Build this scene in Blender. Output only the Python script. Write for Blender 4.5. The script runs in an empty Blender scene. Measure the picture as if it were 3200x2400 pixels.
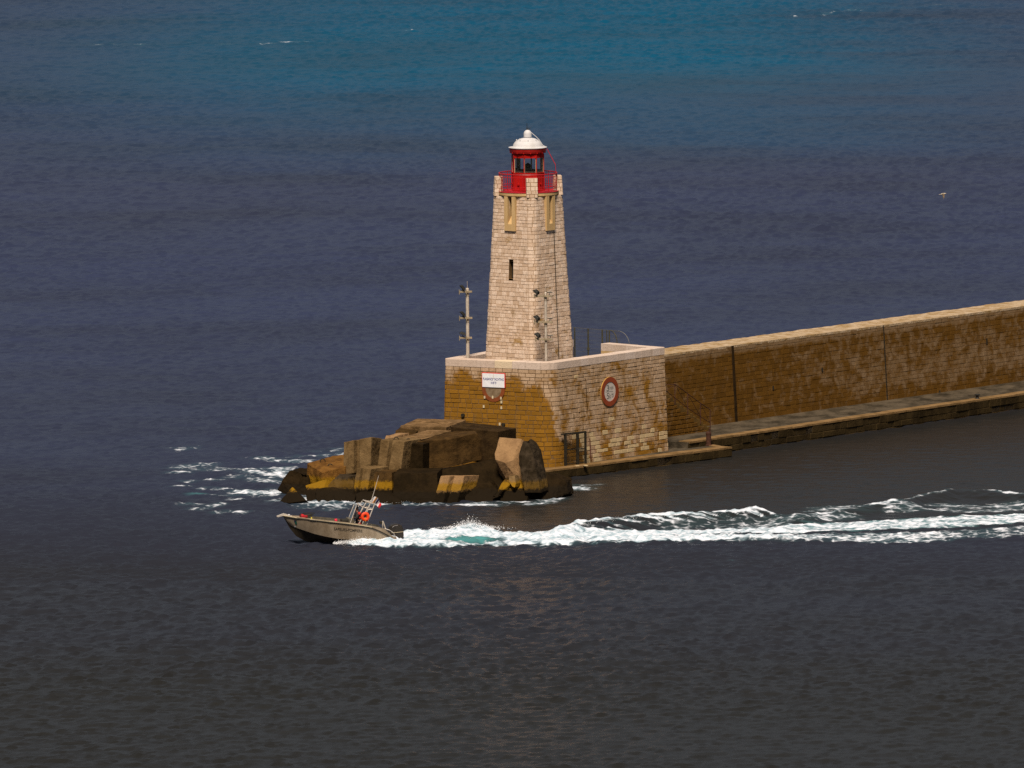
import bpy, bmesh, math, random
import numpy as np
from mathutils import Vector as V, Matrix, noise as mnoise

SC = bpy.context.scene
COL = SC.collection
R = math.radians
PI = math.pi

# ------------------------------------------------------------------ camera
FPX = 40345.0                     # focal length in pixels of the 3200 px wide photograph
PITCH, ROLL = R(5.635), R(0.45)
F = V((0, math.cos(PITCH), -math.sin(PITCH)))
R0 = V((1, 0, 0)); U0 = R0.cross(F)
UPV = U0 * math.cos(ROLL) + R0 * math.sin(ROLL)
RTV = R0 * math.cos(ROLL) - U0 * math.sin(ROLL)

def ray(px, py):
    return F + RTV * ((px - 1600) / FPX) + UPV * ((1200 - py) / FPX)
_d = ray(1717, 1457)
CAM = V((0, 0, 0.65 - _d.z * 750 / _d.y))
def Uy(px, py, y):                # ground position of something seen in the photo, at a known distance
    d = ray(px, py); return CAM + d * (y / d.y)
def Uz(px, py, z):                # the same at a known height
    d = ray(px, py); return CAM + d * ((z - CAM.z) / d.z)
def Upl(px, py, p0, n):           # the same on a known vertical plane
    d = ray(px, py); return CAM + d * ((p0 - CAM).dot(n) / d.dot(n))

cd = bpy.data.cameras.new('camera'); cam = bpy.data.objects.new('camera', cd); COL.objects.link(cam)
cam.matrix_world = Matrix(((RTV.x, UPV.x, -F.x, CAM.x), (RTV.y, UPV.y, -F.y, CAM.y), (RTV.z, UPV.z, -F.z, CAM.z), (0, 0, 0, 1)))
cd.sensor_width = 36; cd.lens = FPX / 3200 * 36; cd.clip_start = 1; cd.clip_end = 20000
SC.camera = cam

# ------------------------------------------------------------------ nodes
def newmat(name):
    m = bpy.data.materials.new(name); m.use_nodes = True
    nt = m.node_tree; b = nt.nodes['Principled BSDF']
    return m, nt, b
def setin(nt, sock, v):
    if isinstance(v, bpy.types.NodeSocket): nt.links.new(v, sock)
    elif isinstance(v, (tuple, list)) and sock.type == 'RGBA' and len(v) == 3: sock.default_value = (*v, 1)
    else: sock.default_value = v
def N(nt, t, ins=None, **kw):
    n = nt.nodes.new('ShaderNode' + t)
    for k, v in kw.items(): setattr(n, k, v)
    for k, v in (ins or {}).items(): setin(nt, n.inputs[k], v)
    return n
def mixc(nt, f, a, b, blend='MIX'):
    n = N(nt, 'Mix', data_type='RGBA', blend_type=blend)
    setin(nt, n.inputs[0], f); setin(nt, n.inputs[6], a); setin(nt, n.inputs[7], b)
    return n.outputs[2]
def mth(nt, op, a, b=0.0, c=0.0, clamp=False):
    n = N(nt, 'Math', operation=op, use_clamp=clamp)
    setin(nt, n.inputs[0], a); setin(nt, n.inputs[1], b); setin(nt, n.inputs[2], c)
    return n.outputs[0]
def sstep(nt, x, a, b, lo=0.0, hi=1.0):
    n = N(nt, 'MapRange', interpolation_type='SMOOTHSTEP')
    for i, v in enumerate((x, a, b, lo, hi)): setin(nt, n.inputs[i], v)
    return n.outputs[0]
def wpos(nt): return N(nt, 'NewGeometry').outputs['Position']
def scaled(nt, vec, s):
    n = N(nt, 'VectorMath', operation='MULTIPLY'); setin(nt, n.inputs[0], vec); n.inputs[1].default_value = s
    return n.outputs[0]
def nz(nt, vec, scale, detail=4, rough=0.55, dist=0.0):
    n = N(nt, 'TexNoise', {'Scale': scale, 'Detail': detail, 'Roughness': rough, 'Distortion': dist})
    setin(nt, n.inputs['Vector'], vec)
    return n.outputs['Fac']
def attr(nt, name): return N(nt, 'Attribute', attribute_name=name).outputs['Fac']
def bump(nt, b, h, strength, dist):
    n = N(nt, 'Bump', {'Strength': strength, 'Distance': dist, 'Height': h})
    nt.links.new(n.outputs[0], b.inputs['Normal'])
def xyz(nt, p):
    n = N(nt, 'SeparateXYZ'); nt.links.new(p, n.inputs[0]); return n.outputs
MATS = {}
def paint(name, col, rough=0.5, metal=0.0, var=0.25, scale=6.0, spec=0.4, bumpy=0.0):
    if name in MATS: return MATS[name]
    m, nt, b = newmat(name); p = N(nt, 'TexCoord').outputs['Object']
    n = nz(nt, p, scale, 5, 0.6)
    c = mixc(nt, sstep(nt, n, 0.35, 0.7), tuple(x * (1 - var) for x in col), tuple(min(1, x * (1 + var * .6)) for x in col))
    setin(nt, b.inputs['Base Color'], c)
    setin(nt, b.inputs['Roughness'], mth(nt, 'ADD', rough - .08, mth(nt, 'MULTIPLY', n, .16)))
    b.inputs['Metallic'].default_value = metal; b.inputs['Specular IOR Level'].default_value = spec
    if bumpy: bump(nt, b, nz(nt, p, scale * 4, 5, .7), .6, bumpy)
    MATS[name] = m
    return m

# ------------------------------------------------------------------ mesh building
ORG = {}
class MB:
    def __init__(s): s.v = []; s.f = []; s.m = []; s.a = []
    def vert(s, p, a=(0, 0, 0)):
        s.v.append(tuple(p)); s.a.append(a); return len(s.v) - 1
    def face(s, ids, m=0): s.f.append(tuple(ids)); s.m.append(m)
    def quad(s, a, b, c, d, m=0, at=(0, 0, 0)): s.face([s.vert(p, at) for p in (a, b, c, d)], m)
    def poly(s, pts, m=0): s.face([s.vert(p) for p in pts], m)
    def prism(s, pts, ext, m=0):
        n = len(pts); e = V(ext); a = [s.vert(V(p)) for p in pts]; b = [s.vert(V(p) + e) for p in pts]
        s.face(a[::-1], m); s.face(b, m)
        for i in range(n): s.face((a[i], a[(i + 1) % n], b[(i + 1) % n], b[i]), m)
    def box(s, c, size, rot=None, m=0):
        M = rot if rot is not None else Matrix.Identity(3)
        c = V(c); x, y, z = (V(M.col[i]) * (size[i] / 2) for i in range(3))
        s.prism([c - x - y - z, c + x - y - z, c + x + y - z, c - x + y - z], z * 2, m)
    def tube(s, pts, r, n=8, m=0, caps=True, closed=False):
        pts = [V(p) for p in pts]; k = len(pts); rings = []
        rr = r if isinstance(r, (list, tuple)) else [r] * k
        up = None
        for i, p in enumerate(pts):
            if closed: t = pts[(i + 1) % k] - pts[i - 1]
            else: t = pts[min(i + 1, k - 1)] - pts[max(i - 1, 0)]
            t.normalize()
            if up is None:
                up = V((0, 0, 1)) if abs(t.z) < .9 else V((1, 0, 0))
            x = up.cross(t).normalized(); y = t.cross(x).normalized(); up = y
            rings.append([s.vert(p + (x * math.cos(2 * PI * j / n) + y * math.sin(2 * PI * j / n)) * rr[i]) for j in range(n)])
        for i in range(k if closed else k - 1):
            a, b = rings[i], rings[(i + 1) % k]
            for j in range(n): s.face((a[j], a[(j + 1) % n], b[(j + 1) % n], b[j]), m)
        if caps and not closed: s.face(rings[0][::-1], m); s.face(rings[-1], m)
    def lathe(s, prof, c, n=32, m=0, caps=True):
        c = V(c); rings = []
        for r, z in prof:
            rings.append([s.vert(c + V((r * math.cos(2 * PI * j / n), r * math.sin(2 * PI * j / n), z))) for j in range(n)])
        for a, b in zip(rings, rings[1:]):
            for j in range(n): s.face((a[j], a[(j + 1) % n], b[(j + 1) % n], b[j]), m)
        if caps: s.face(rings[0][::-1], m); s.face(rings[-1], m)
    def build(s, name, mats, parent=None, smooth=False, bevel=0, attrs=False):
        o0 = ORG.get(parent.name, V((0, 0, 0))) if parent else V((0, 0, 0))
        me = bpy.data.meshes.new(name)
        me.from_pydata([(x - o0.x, y - o0.y, z - o0.z) for x, y, z in s.v], [], s.f)
        for mt in (mats if isinstance(mats, (list, tuple)) else [mats]): me.materials.append(mt)
        me.polygons.foreach_set('material_index', s.m)
        if smooth:
            me.polygons.foreach_set('use_smooth', [True] * len(s.f))
        if attrs:
            for i, nm in enumerate(('tone', 'stain', 'fresh')):
                at = me.attributes.new(nm, 'FLOAT', 'POINT'); at.data.foreach_set('value', [a[i] for a in s.a])
        me.update()
        o = bpy.data.objects.new(name, me); COL.objects.link(o)
        if smooth and smooth != True:
            md = None
        if parent: o.parent = parent
        ORG[o.name] = o0.copy()
        if bevel:
            md = o.modifiers.new('bevel', 'BEVEL'); md.width = bevel; md.segments = 2; md.limit_method = 'ANGLE'; md.angle_limit = R(40)
        if smooth == 'auto':
            bm = bmesh.new(); bm.from_mesh(me)
            for e in bm.edges:
                if len(e.link_faces) == 2 and e.calc_face_angle(0) > R(38): e.smooth = False
            bm.to_mesh(me); bm.free()
        return o
def tag(o, label=None, cat=None, group=None, kind=None):
    if label: o['label'] = label
    if cat: o['category'] = cat
    if group: o['group'] = group
    if kind: o['kind'] = kind
    return o
def thing(name, loc, label, cat, group=None):
    o = bpy.data.objects.new(name, None); o.location = loc; o.empty_display_size = .3; COL.objects.link(o)
    ORG[o.name] = V(loc); return tag(o, label, cat, group)
def recalc(o):
    bm = bmesh.new(); bm.from_mesh(o.data); bmesh.ops.remove_doubles(bm, verts=bm.verts, dist=1e-5)
    bmesh.ops.recalc_face_normals(bm, faces=bm.faces); bm.to_mesh(o.data); bm.free(); return o
def lerp(a, b, t): return a + (b - a) * t
def xy(p): return V((p[0], p[1], 0))

# ------------------------------------------------------------------ masonry: every stone is cut, proud of a recessed joint
def round_poly(pts, rad, closed, seg=5):
    out = []; n = len(pts)
    for i, p in enumerate(pts):
        if not closed and i in (0, n - 1): out.append(p.copy()); continue
        r = rad[i] if isinstance(rad, (list, tuple)) else rad
        a, b = pts[i - 1], pts[(i + 1) % n]
        u, w = (a - p).normalized(), (b - p).normalized()
        half = u.angle(w) / 2; t = r / math.tan(half)
        c = p + (u + w).normalized() * (r / math.sin(half))
        p0, p1 = p + u * t, p + w * t
        for k in range(seg + 1):
            q = lerp(p0, p1, k / seg); out.append(c + (q - c).normalized() * r if r > 1e-4 else p.copy())
    return out
class Path:
    def __init__(s, pb, pt, zb, zt, closed=False):
        if closed: pb = pb + [pb[0]]; pt = pt + [pt[0]]
        s.pb, s.pt, s.zb, s.zt, s.closed = pb, pt, zb, zt, closed
        s.c = [0.0]
        for a, b in zip(pb, pb[1:]): s.c.append(s.c[-1] + (b - a).length)
        s.L = s.c[-1]; n = len(pb); seg = []
        for a, b in zip(pb, pb[1:]):
            t = (b - a).normalized(); seg.append(V((t.y, -t.x, 0)))
        s.n = []
        for i in range(n):
            if closed: x = seg[i % (n - 1)] + seg[(i - 1) % (n - 1)]
            else: x = seg[min(i, n - 2)] + seg[max(i - 1, 0)]
            s.n.append(x.normalized())
    def at(s, d, z, off=0.0):
        if s.closed: d = d % s.L if abs(d - s.L) > 1e-6 else s.L
        d = min(max(d, 0), s.L); i = 0
        while i < len(s.c) - 2 and d > s.c[i + 1]: i += 1
        f = (d - s.c[i]) / max(1e-9, s.c[i + 1] - s.c[i]); t = (z - s.zb) / (s.zt - s.zb)
        p = lerp(lerp(s.pb[i], s.pb[i + 1], f), lerp(s.pt[i], s.pt[i + 1], f), t)
        nn = lerp(s.n[i], s.n[i + 1], f).normalized()
        return V((p.x, p.y, z)) + nn * off
    def inner(s, a, b): return [x for x in s.c if a + .02 < x < b - .02]
def masonry(B, P, ch, lmin, lmax, rng, gap=.028, proud=.03, win=None, stain=None, fresh=None, cham=.02, top=None, rough=.012, z0=None, z1=None, back=True, hv=.16):
    zb, zt = (P.zb if z0 is None else z0), (P.zt if z1 is None else z1)
    n = max(1, round((zt - zb) / ch)); hs = [rng.uniform(1 - hv, 1 + hv) for _ in range(n)]; k = (zt - zb) / sum(hs); z = zb
    for h in hs:
        za, zc = z, z + h * k; z = zc; spans = [(0.0, P.L)]
        for wn in sorted(win or []):
            if za < wn[3] - .02 and zc > wn[2] + .02: spans = spans[:-1] + [(spans[-1][0], wn[0]), (wn[1], spans[-1][1])]
        if top:
            spans = [top(zc)]
            if spans[0] is None: continue
        for sa, sb in spans:
            if back:
                cols = [sa] + P.inner(sa, sb) + [sb]
                for c0, c1 in zip(cols, cols[1:]):
                    B.quad(P.at(c0, za), P.at(c1, za), P.at(c1, zc), P.at(c0, zc), 1)
            s = sa - (rng.uniform(0, lmin) if not P.closed else 0); cuts = [sa]
            while True:
                s += rng.uniform(lmin, lmax)
                if s > sb - lmin * .5: break
                if s > sa + lmin * .4: cuts.append(s)
            cuts.append(sb)
            for c0, c1 in zip(cuts, cuts[1:]):
                a, b = c0 + gap / 2, c1 - gap / 2; zl, zh = za + gap / 2, zc - gap / 2
                tone = rng.random(); fr = fresh(lerp(a, b, .5), lerp(zl, zh, .5)) if fresh else 0
                o = proud + rng.uniform(-rough, rough); tl = rng.uniform(-.5, .5) * rough
                cols = [a] + P.inner(a + .03, b - .03) + [b]; m = len(cols); rim = []; frt = []
                for j, cc in enumerate(cols):
                    ic = cc + (cham if j == 0 else -cham if j == m - 1 else 0)
                    st = (stain(cc, zl) if stain else 0, stain(cc, zh) if stain else 0)
                    rim.append((B.vert(P.at(cc, zl, -.01), (tone, st[0], fr)), B.vert(P.at(cc, zh, -.01), (tone, st[1], fr))))
                    frt.append((B.vert(P.at(ic, zl + cham, o + tl * (j - m / 2)), (tone, st[0], fr)), B.vert(P.at(ic, zh - cham, o - tl), (tone, st[1], fr))))
                for j in range(m - 1):
                    B.face((frt[j][0], frt[j + 1][0], frt[j + 1][1], frt[j][1]))
                    B.face((rim[j][0], rim[j + 1][0], frt[j + 1][0], frt[j][0]))
                    B.face((frt[j][1], frt[j + 1][1], rim[j + 1][1], rim[j][1]))
                B.face((rim[0][0], frt[0][0], frt[0][1], rim[0][1]))
                B.face((frt[-1][0], rim[-1][0], rim[-1][1], frt[-1][1]))

def stone_mat(name, pale, pale2, ochre, dark, fresh, nscale=.9, rough=.9, edge=(.42, .62)):
    m, nt, b = newmat(name); p = wpos(nt)
    tone, stain, fr = attr(nt, 'tone'), attr(nt, 'stain'), attr(nt, 'fresh')
    n1 = nz(nt, p, nscale, 6, .62, .4); n2 = nz(nt, p, 7, 5, .65); n3 = nz(nt, scaled(nt, p, (1, 1, .35)), 2.1, 5, .6)
    base = mixc(nt, tone, pale, pale2)
    base = mixc(nt, sstep(nt, n2, .42, .72, 0, .55), base, tuple(x * .72 for x in pale))
    och = mixc(nt, mth(nt, 'MULTIPLY', tone, .75), ochre, tuple(x * .62 for x in ochre))
    f1 = sstep(nt, mth(nt, 'ADD', stain, mth(nt, 'MULTIPLY', mth(nt, 'SUBTRACT', n1, .5), 1.9)), *edge)
    c = mixc(nt, f1, base, och)
    f2 = sstep(nt, mth(nt, 'ADD', n3, mth(nt, 'MULTIPLY', stain, .05)), .60, .74, 0, .7)
    c = mixc(nt, f2, c, dark)
    c = mixc(nt, mth(nt, 'MULTIPLY', fr, .85), c, fresh)
    c = mixc(nt, mth(nt, 'MULTIPLY', nz(nt, p, 22, 3, .6), .35), c, tuple(x * .6 for x in dark))
    setin(nt, b.inputs['Base Color'], c); b.inputs['Roughness'].default_value = rough
    b.inputs['Specular IOR Level'].default_value = .06
    bump(nt, b, mth(nt, 'ADD', nz(nt, p, 9, 6, .7), mth(nt, 'MULTIPLY', nz(nt, p, 40, 3, .6), .3)), .7, .03)
    return m
def plain_stone(name, col, dark, nscale=1.5, rough=.9, streak=None, bumpd=.03):
    m, nt, b = newmat(name); p = wpos(nt)
    q = scaled(nt, p, streak) if streak else p
    c = mixc(nt, sstep(nt, nz(nt, q, nscale, 6, .65), .35, .68), col, dark)
    c = mixc(nt, mth(nt, 'MULTIPLY', nz(nt, p, 14, 4, .7), .4), c, tuple(x * .5 for x in dark))
    setin(nt, b.inputs['Base Color'], c); b.inputs['Roughness'].default_value = rough; b.inputs['Specular IOR Level'].default_value = .06
    bump(nt, b, nz(nt, p, 6, 7, .7), .8, bumpd)
    return m
def text_mesh(name, s, centre, xd, yd, w, h, mat, parent, proj=None, bold=.0, offset=.006):
    cu = bpy.data.curves.new('lettering', 'FONT'); cu.body = s; cu.size = 1; cu.align_x = 'CENTER'; cu.offset = bold; cu.extrude = 0
    t = bpy.data.objects.new('lettering', cu); COL.objects.link(t)
    dg = bpy.context.evaluated_depsgraph_get(); me = bpy.data.meshes.new_from_object(t.evaluated_get(dg))
    bpy.data.objects.remove(t); vs = [v.co.copy() for v in me.vertices]
    x0, x1 = min(v.x for v in vs), max(v.x for v in vs); y0, y1 = min(v.y for v in vs), max(v.y for v in vs)
    nrm = xd.cross(yd).normalized(); B = MB()
    for v in vs:
        a, c = ((v.x - x0) / (x1 - x0) - .5) * w, ((v.y - y0) / (y1 - y0) - .5) * h
        B.vert(proj(a, c) if proj else centre + xd * a + yd * c + nrm * offset)
    for p in me.polygons: B.face(tuple(p.vertices))
    bpy.data.meshes.remove(me)
    return B.build(name, mat, parent)
SKY_MIX, SKY_STR, SUN_E, EXPO = .80, .056, 5.0, 0.1
SKY_CLOUD = (4.6, 5.0, 5.8)
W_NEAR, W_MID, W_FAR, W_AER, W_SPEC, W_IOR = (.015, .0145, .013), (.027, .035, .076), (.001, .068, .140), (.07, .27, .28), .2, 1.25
# ------------------------------------------------------------------ light
SUN = V((-0.06, -0.57, 0.82)).normalized()
w = bpy.data.worlds.new('World'); SC.world = w; w.use_nodes = True
nt = w.node_tree; bg = nt.nodes['Background']
sky = N(nt, 'TexSky', sky_type='NISHITA', sun_disc=False, sun_elevation=math.asin(SUN.z), sun_rotation=math.atan2(SUN.x, SUN.y))
sky.air_density = 1.0; sky.dust_density = 3.0; sky.ozone_density = 1.0
# veil of high cloud: the clear sky mixed with an even grey that brightens towards the zenith
dz = xyz(nt, N(nt, 'TexCoord').outputs['Generated'])[2]
el = mth(nt, 'ABSOLUTE', dz)
cl = N(nt, 'VectorMath', operation='SCALE'); cl.inputs[0].default_value = SKY_CLOUD
setin(nt, cl.inputs['Scale'], mth(nt, 'ADD', .42, mth(nt, 'MULTIPLY', el, .35)))
setin(nt, bg.inputs['Color'], mixc(nt, SKY_MIX, sky.outputs[0], cl.outputs[0])); bg.inputs['Strength'].default_value = SKY_STR
sl = bpy.data.lights.new('sun', 'SUN'); sl.energy = SUN_E; sl.angle = R(14); sl.color = (1.0, .87, .70)
so = bpy.data.objects.new('sun', sl); COL.objects.link(so); so.rotation_euler = SUN.to_track_quat('Z', 'Y').to_euler()
SC.view_settings.view_transform = 'Standard'; SC.view_settings.look = 'None'; SC.view_settings.exposure = EXPO
SC.view_settings.gamma = 1; SC.view_settings.use_curve_mapping = False
SC.cycles.max_bounces = 6; SC.cycles.diffuse_bounces = 3; SC.cycles.glossy_bounces = 3
SC.cycles.use_denoising = False; SC.cycles.denoiser = 'OPENIMAGEDENOISE'; SC.cycles.denoising_input_passes = 'RGB_ALBEDO_NORMAL'; SC.cycles.denoising_prefilter = 'ACCURATE'

# ------------------------------------------------------------------ water
nr = np.random.default_rng(7)
def ocean_tile(n, L, wind, wdir, lmin, lmax, seed):
    g = np.random.default_rng(seed); k = np.fft.fftfreq(n, L / n) * 2 * np.pi
    kx, ky = np.meshgrid(k, k, indexing='xy'); kk = np.hypot(kx, ky); kk[0, 0] = 1e9
    Lw = wind * wind / 9.81; c = (kx * math.cos(wdir) + ky * math.sin(wdir)) / kk
    ph = np.exp(-1 / (kk * Lw) ** 2) / kk ** 4 * (c ** 4 * .94 + .06)
    lam = 2 * np.pi / kk; ph *= (lam > lmin) * (lam < lmax)
    h = np.fft.ifft2((g.normal(size=(n, n)) + 1j * g.normal(size=(n, n))) * np.sqrt(ph)).real
    return h / h.std()
def tile_at(t, L, X, Y):
    n = t.shape[0]; u = (X / L * n) % n; v = (Y / L * n) % n
    i = np.floor(u).astype(int); j = np.floor(v).astype(int); a = u - i; b = v - j
    i %= n; j %= n; i2 = (i + 1) % n; j2 = (j + 1) % n
    return (t[j, i] * (1 - a) + t[j, i2] * a) * (1 - b) + (t[j2, i] * (1 - a) + t[j2, i2] * a) * b
T1 = ocean_tile(512, 97.0, 3.4, R(250), .9, 9, 1)
T2 = ocean_tile(512, 41.0, 2.0, R(275), .35, 2.2, 2)
T3 = ocean_tile(256, 16.0, 3.0, R(200), .25, 3, 3)

xs = np.concatenate([np.arange(-72, -16, .22), np.arange(-16, 36, .12), np.arange(36, 72, .22)])
ys = np.concatenate([np.arange(560, 698, .34), np.arange(698, 737, .10), np.arange(737, 765, .2), np.arange(765, 900, .36), np.arange(900, 1240, .55)])
X, Y = np.meshgrid(xs, ys)
c5, s5 = math.cos(.25), math.sin(.25)
Z = .026 * tile_at(T1, 97.0, X * c5 - Y * s5, X * s5 + Y * c5) + .018 * tile_at(T1, 61.3, X * .97 + Y * .243 + 11, Y * .97 - X * .243) + .036 * tile_at(T2, 41.0, X * .95 - Y * .31, Y * .95 + X * .31) + .028 * tile_at(T2, 27.3, X * .94 + Y * .341, Y * .94 - X * .341)
gust = 1 + .22 * np.clip(tile_at(T1, 97.0, X * .06 + 3, Y * .035 + 9), -2, 2)
_a = 1 / (1 + np.exp(-(X + 1.5 - (Y - 738) * .25) / 1.6)) / (1 + np.exp((Y - (764 + (X - 12) * 1.33)) / 1.0))
CALM = _a / (1 + np.exp(-(Y - (719 + X * .05)) / 2.2)) * .80
Z *= gust * (1 - CALM)
Z += .022 * np.sin((X * .35 + Y) / 2.9 + 1.7 * tile_at(T1, 97.0, X * .05, Y * .05)) * (1 - CALM) * (.6 + .4 * tile_at(T1, 97.0, X * .11 + 30, Y * .08))
FOAM = np.zeros_like(Z); AER = np.zeros_like(Z)
def px2xy(pts, z=0.0): return [Uz(a, b, z) for a, b in pts]
def region(x0, x1, y0, y1):
    i0, i1 = np.searchsorted(xs, [x0, x1]); j0, j1 = np.searchsorted(ys, [y0, y1])
    return slice(j0, j1), slice(i0, i1)
def stroke(pts, wid, amt, z=0.0, target=None):
    """a streak of foam along a polyline given on the water"""
    T = FOAM if target is None else target
    P = px2xy(pts, z)
    ws = wid if isinstance(wid, (list, tuple)) else [wid] * len(P)
    for (a, b, wa, wb) in zip(P, P[1:], ws, ws[1:]):
        m = max(wa, wb) * 2.2
        sl_ = region(min(a.x, b.x) - m, max(a.x, b.x) + m, min(a.y, b.y) - m, max(a.y, b.y) + m)
        x, y = X[sl_], Y[sl_]
        if x.size == 0: continue
        dx, dy = b.x - a.x, b.y - a.y; l2 = dx * dx + dy * dy + 1e-9
        t = np.clip(((x - a.x) * dx + (y - a.y) * dy) / l2, 0, 1)
        d = np.hypot(x - a.x - t * dx, y - a.y - t * dy); wv = wa + (wb - wa) * t
        T[sl_] = np.maximum(T[sl_], amt * np.exp(-(d / wv) ** 2))
def curve(pts, z=0.0):
    P = px2xy(pts, z); px = np.array([p.x for p in P]); py = np.array([p.y for p in P])
    return lambda x: np.interp(x, px, py)
def sm(x, a, b):
    t = np.clip((x - a) / (b - a), 0, 1); return t * t * (3 - 2 * t)
def X_of(px, y=716.0): return Uy(px, 1660, y).x

# --- foam round the rocks
for pts, wd, am in [
    ([(793, 1433), (825, 1430), (856, 1438), (900, 1440), (958, 1443)], 1.0, .62), ([(905, 1428), (960, 1424), (990, 1427)], .8, .45),
    ([(563, 1460), (616, 1455), (641, 1453)], 1.2, .62), ([(600, 1466), (625, 1470), (690, 1470)], .9, .5), ([(659, 1460), (717, 1463), (780, 1466), (849, 1463)], .8, .6),
    ([(786, 1474), (820, 1481), (866, 1482), (889, 1474), (872, 1465)], 1.2, .75), ([(820, 1498), (845, 1504), (874, 1501)], 1.4, .66), ([(870, 1484), (884, 1490)], 1.6, .7),
    ([(750, 1535), (793, 1540), (831, 1541), (894, 1537)], [1.0, 1.8, 2.0, 1.9], .82), ([(800, 1546), (850, 1550)], 1.2, .55),
    ([(870, 1566), (945, 1562), (996, 1565), (1046, 1570), (1100, 1561)], [1.0, 1.6, 1.8, 2.0, 2.4], .72), ([(960, 1570), (1020, 1578), (1075, 1574), (1140, 1572), (1210, 1574)], 1.6, .70),
    ([(1031, 1591), (1060, 1589), (1082, 1585)], .9, .6), ([(935, 1580), (955, 1586)], 1.0, .5),
    ([(1230, 1573), (1290, 1578), (1340, 1577)], 1.0, .6), ([(1480, 1578), (1505, 1576), (1530, 1578)], 1.2, .75), ([(1636, 1557), (1680, 1558), (1712, 1556)], .9, .8),
    ([(1665, 1576), (1700, 1570), (1738, 1557)], 1.0, .68), ([(1580, 1572), (1620, 1569), (1640, 1570)], .9, .58), ([(1778, 1523), (1795, 1526), (1806, 1527)], 1.3, .85),
    ([(1780, 1515), (1860, 1517), (1880, 1513)], .6, .5), ([(1360, 1572), (1400, 1576)], .8, .5),
    ([(960, 1552), (1100, 1556)], 1.2, .5), ([(1110, 1566), (1200, 1568)], 1.6, .66)]:
    stroke(pts, wd, am * .86)
for a, b in [(560, 1478), (616, 1467), (692, 1469), (735, 1490), (668, 1497), (605, 1502), (560, 1520), (640, 1527), (690, 1530), (720, 1548), (660, 1547), (730, 1560), (600, 1577), (622, 1588), (700, 1600), (740, 1599), (672, 1580), (800, 1495), (760, 1491), (1000, 1422), (1040, 1410), (1060, 1402), (1010, 1411), (1065, 1420), (585, 1405), (570, 1398), (1180, 1590), (1150, 1588)]:
    L = 8 + 16 * nr.random(); stroke([(a - L, b + 1), (a + L, b - 2 * nr.random())], .55 + .4 * nr.random(), .50)
stroke([(605, 1543), (620, 1543)], .4, .45, target=AER); stroke([(2268, 1752), (2283, 1750.5)], .22, .85)
for a, b in [(302, 139), (335, 138), (360, 138), (441, 140), (700, 140), (828, 136), (848, 136), (866, 136), (890, 131), (913, 130), (945, 131), (1200, 112), (1290, 96), (2495, 51), (2575, 44), (2590, 41), (2600, 39), (2655, 34), (2670, 33), (2930, 17), (2958, 17)]:
    stroke([(a - 3, b), (a + 3, b - .5)], .8, .46)

# --- the wake: two edges of the wash and what lies between them
UP = curve([(1040, 1689), (1262, 1668), (1330, 1662), (1408, 1660), (1471, 1658), (1516, 1660), (1652, 1666), (1765, 1666), (1968, 1659), (2200, 1655), (2516, 1640), (2833, 1620), (3200, 1606), (3700, 1588)])
LO = curve([(1040, 1692), (1110, 1704), (1200, 1711), (1367, 1717), (1516, 1706), (1710, 1708), (1878, 1702), (2200, 1695), (2335, 1696), (2607, 1697), (2855, 1699), (3050, 1690), (3200, 1674), (3700, 1650)])
rg = region(X_of(1030), X_of(3700), 690, 760)
x, y = X[rg], Y[rg]; yu, yl = UP(x), LO(x)
wob = .5 * tile_at(T2, 41.0, x * 1.5, y * 1.5)
t = (y - yl + .35 * wob) / np.maximum(yu - yl, .3)
inside = sm(t, -.03, .05) * (1 - sm(t, .93, 1.04))
px_ = 1600 + x / 716 * FPX + 4
far = sm(px_, 2150, 2700)
low = 1 - sm(t, .36, .47); upp = sm(t, .50, .60)
nzz = tile_at(T3, 16.0, x, y)
dens = (1 - far) * (.95 - .20 * np.abs(t - .5)) + far * (low * (.60 - .12 * sm(px_, 2850, 3150)) + upp * .74)
gap = sm(px_, 1960, 2250) * (1 - np.abs(t - .46) / .10).clip(0, 1)
dens = np.where(far < 1, dens * (1 - gap * .75), dens * (1 - gap * .5))
dens *= inside
dens *= 1 - .45 * sm(px_, 1500, 1640) * (1 - sm(t, .10, .28)) * (1 - sm(px_, 1880, 2000)) * (nzz > -.2)
# dark and green window of unbroken water just behind the stern
ex = ((px_ - 1478) / 110.0); e0 = Uz(1480, 1690, .1).y
ey = (y - e0 + .2 - .35 * ex) / (1.6 - .5 * ex)
tealw = (1 - sm(ex * ex + ey * ey, .10, 1.25)) * (.92 + .08 * np.tanh(nzz))
dens *= 1 - .93 * tealw
FOAM[rg] = np.maximum(FOAM[rg], dens)
AER[rg] = np.maximum(AER[rg], np.maximum(tealw * (1 - .75 * sm(ex, .25, 1.0)), inside * upp * sm(px_, 2300, 2600) * .62 * (.6 + .4 * nzz).clip(0, 1)))
Z[rg] += inside * (.05 + .04 * np.abs(nzz) * (1 - .5 * far))
# rolling lower lip of the wash, breaking towards the viewer
lip = np.exp(-((y - yl - .9) / .85) ** 2) * sm(px_, 1560, 1750) * (1 - sm(px_, 2350, 2900))
Z[rg] += lip * (.13 + .05 * np.abs(tile_at(T3, 16.0, x * 1.3 + 3, y * 1.3)))
FOAM[rg] = np.maximum(FOAM[rg], lip * .9)
# hump of the rooster tail behind the engine and the smooth face under it
Z[rg] += (.30 + .06 * nzz) * np.exp(-((px_ - 1466) / 48.0) ** 2 - ((y - UP(x) + .9) / 1.3) ** 2) + .10 * tealw + .10 * inside * (1 - sm(px_, 1350, 1600)) * sm(px_, 1230, 1290)
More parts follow.
